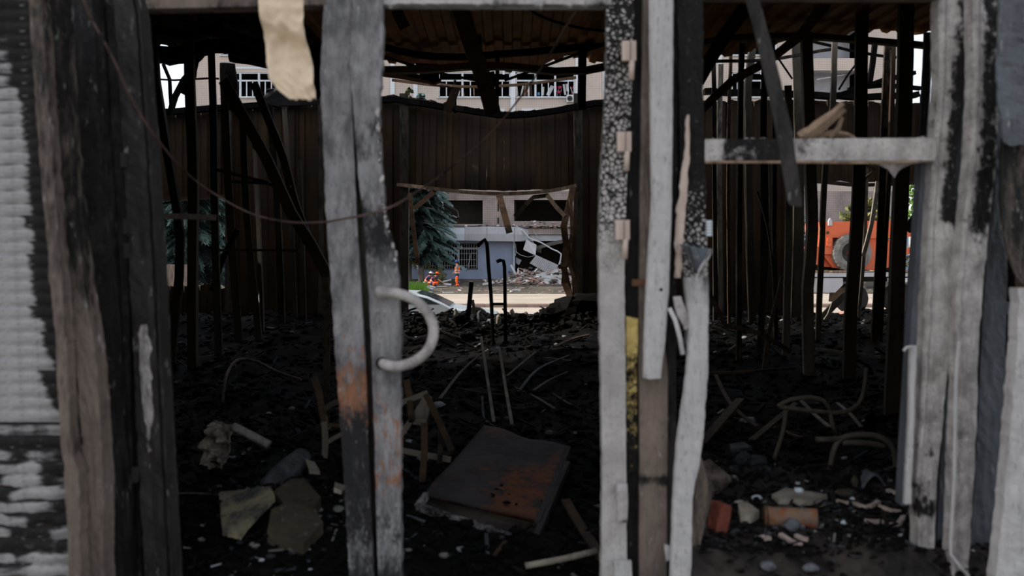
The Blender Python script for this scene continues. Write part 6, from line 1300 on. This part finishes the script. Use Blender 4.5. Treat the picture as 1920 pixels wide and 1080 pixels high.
for i in range(13):
    for j in range(5):
        t = i / 12; p = GP(1617 + 48 * t, 918 - 3 * math.sin(t * 3)) + Vector((0, .025 * j, .055 * math.sin(math.pi * t) + .004)); V.append(p)
o_ = mesh('curved_tile', V, [(i * 5 + j, (i + 1) * 5 + j, (i + 1) * 5 + j + 1, i * 5 + j + 1) for i in range(12) for j in range(4)], M_gstone, None, True, {'soot': .1}, label='curved dark shard arched over the threshold near the slim post', cat='shard')
o_.modifiers.new('t', 'SOLIDIFY').thickness = .006
for i, (l, w_, lab) in enumerate((([(1600, 948), (1625, 956), (1648, 946)], .016, 'curved pale splinter near the arched shard'), ([(1648, 954), (1670, 962), (1688, 964)], .014, 'pale splinter leading to the slim post'), ([(1668, 990), (1684, 988), (1694, 974)], .018, 'hooked pale splinter below the slim post'),
        ([(1624, 982), (1640, 984), (1656, 984)], .020, 'short blunt pale splinter among the litter'), ([(1463, 1008), (1485, 1022), (1503, 1028)], .018, 'pale splinter in front of the rusty can'), ([(1492, 1010), (1505, 1016), (1515, 1018)], .016, 'small pale splinter beside the one in front of the can'),
        ([(1664, 924), (1690, 932), (1702, 934)], .022, 'pale stick poking out behind the slim post'), ([(1570, 944), (1585, 948), (1590, 948)], .014, 'little pale splinter by the olive stone'), ([(1428, 1012), (1436, 1016), (1442, 1014)], .022, 'stubby tan chip before the pale stone'))):
    q = [GP(*p) + Vector((0, 0, .012)) for p in l]; MB().sweep(resamp(q, .015), rect(w_, .012), ref=(0, 0, 1), soot=-.05).build('splinter', M_hinge, label=lab, cat='splinter')
pslab('corner_board', [(1306, 880), (1330, 870), (1372, 905), (1345, 928), (1306, 935)], .02, M_bronze, 'dark brown board end leaning at the foot of the twisted strip', 'board', .15)

# countless small litter, everywhere on the floor and on the threshold
rb = MB()
def piece(p, s, i, tone, flat=.5):
    if R.random() < .62: rb.rock(p, (s, s * R.uniform(.5, 1), s * flat), i, 1, .4, tone=tone)
    else: rb.box(p, (s * R.uniform(1.5, 4), s * .35, s * .14), Matrix.Rotation(R.uniform(0, 3.14), 3, 'Z') @ Matrix.Rotation(R.uniform(-.5, .5), 3, 'Y'), tone=tone)
def tn(bright=0.):
    u = R.random()
    return R.uniform(.84, 1) if u < .022 + bright * .6 else R.uniform(.6, .86) if u < .14 + bright * 1.5 else R.uniform(0, .55)
for i in range(14000):
    y = 3.3 + 9.3 * R.random() ** 1.3; x = R.uniform(-.62, .62) * y
    s = R.uniform(.010, .042) * (1 + .10 * y) * (1.6 if R.random() < .08 else 1)
    if y > 10.6: s *= 1.1
    piece(Vector((x, y, H(x, y) + s * .12)), s, i, tn(.04 if y > 9 else 0), .55)
for i in range(900):     # jagged crest of the pile in the middle opening
    x = R.uniform(-1.7, 1.4); y = R.uniform(10.2, 12.0); s = R.uniform(.03, .11)
    piece(Vector((x, y, H(x, y) + s * .25)), s, i, tn(.03), .8)
for i in range(1500):    # paler litter at the foot of the left opening
    x = R.gauss(-1.05, .35); y = R.uniform(3.3, 4.6); s = R.uniform(.008, .035); piece(Vector((x, y, H(x, y) + s * .2)), s, i, tn(.10))
rb.build('floor_litter', M_deb, None, kind='stuff', label='burnt litter of flakes, chips and splinters covering the floor', cat='litter')
rb = MB()
for i in range(2600):
    x = R.uniform(.66, 1.85); y = 2.72 + 1.3 * R.random(); s = R.uniform(.006, .028) * (1.5 if R.random() < .06 else 1)
    k_ = .16 if abs(y - 3.35) < .25 or y < 2.85 else .02
    piece(Vector((x, y, PZ(x, y) + s * .2)), s, i, tn(k_), .6)
rb.build('threshold_litter', M_deb, None, kind='stuff', label='ash and pale crumbs strewn over the threshold', cat='litter')
for i in range(46):      # larger lumps that can be told apart on the pile crest and the floor
    pass
for i, (px, py, s) in enumerate(((1052, 575, .35), (1075, 566, .42), (1100, 560, .45), (1125, 566, .40), (1030, 585, .25), (1085, 585, .4), (978, 590, .14), (862, 592, .16), (1008, 590, .14))):
    y = 10.7; p = P(px, py, y) + Vector((0, 0, -s * .25))
    MB().rock(p, (s, s, s * .8), 50 + i, 2, .5, soot=.5).build('char_lump', M_black, label='black char lump on the crest of the pile beside the burnt jamb' if i < 6 else 'small black char lump on the crest of the pile', cat='lump', group='char lumps by the burnt jamb' if i < 6 else 'small char lumps on the crest')
for i, (px, py, a, mt) in enumerate(((855, 602, .3, M_stone), (900, 606, -.4, M_gstone), (935, 612, .8, M_stone), (960, 600, -.7, M_hinge), (812, 610, .5, M_gstone), (985, 606, .2, M_stone))):
    p = G(px, py) + Vector((0, 0, .08)); rb = MB().rock(p, (.07, .05, .16), 80 + i, 1, .5, soot=.05); rb.build('upright_shard', mt, label=['pale', 'grey', 'slim pale', 'tan', 'small grey', 'end pale'][i] + ' shard standing on the pile ' + ['between the charred stump and the car', 'under the charred stump', 'between the two hooked pipes', 'just right of the shorter hooked pipe', 'nearest the ring handle', 'toward the burnt jamb'][i], cat='shard', group='shards on the pile')
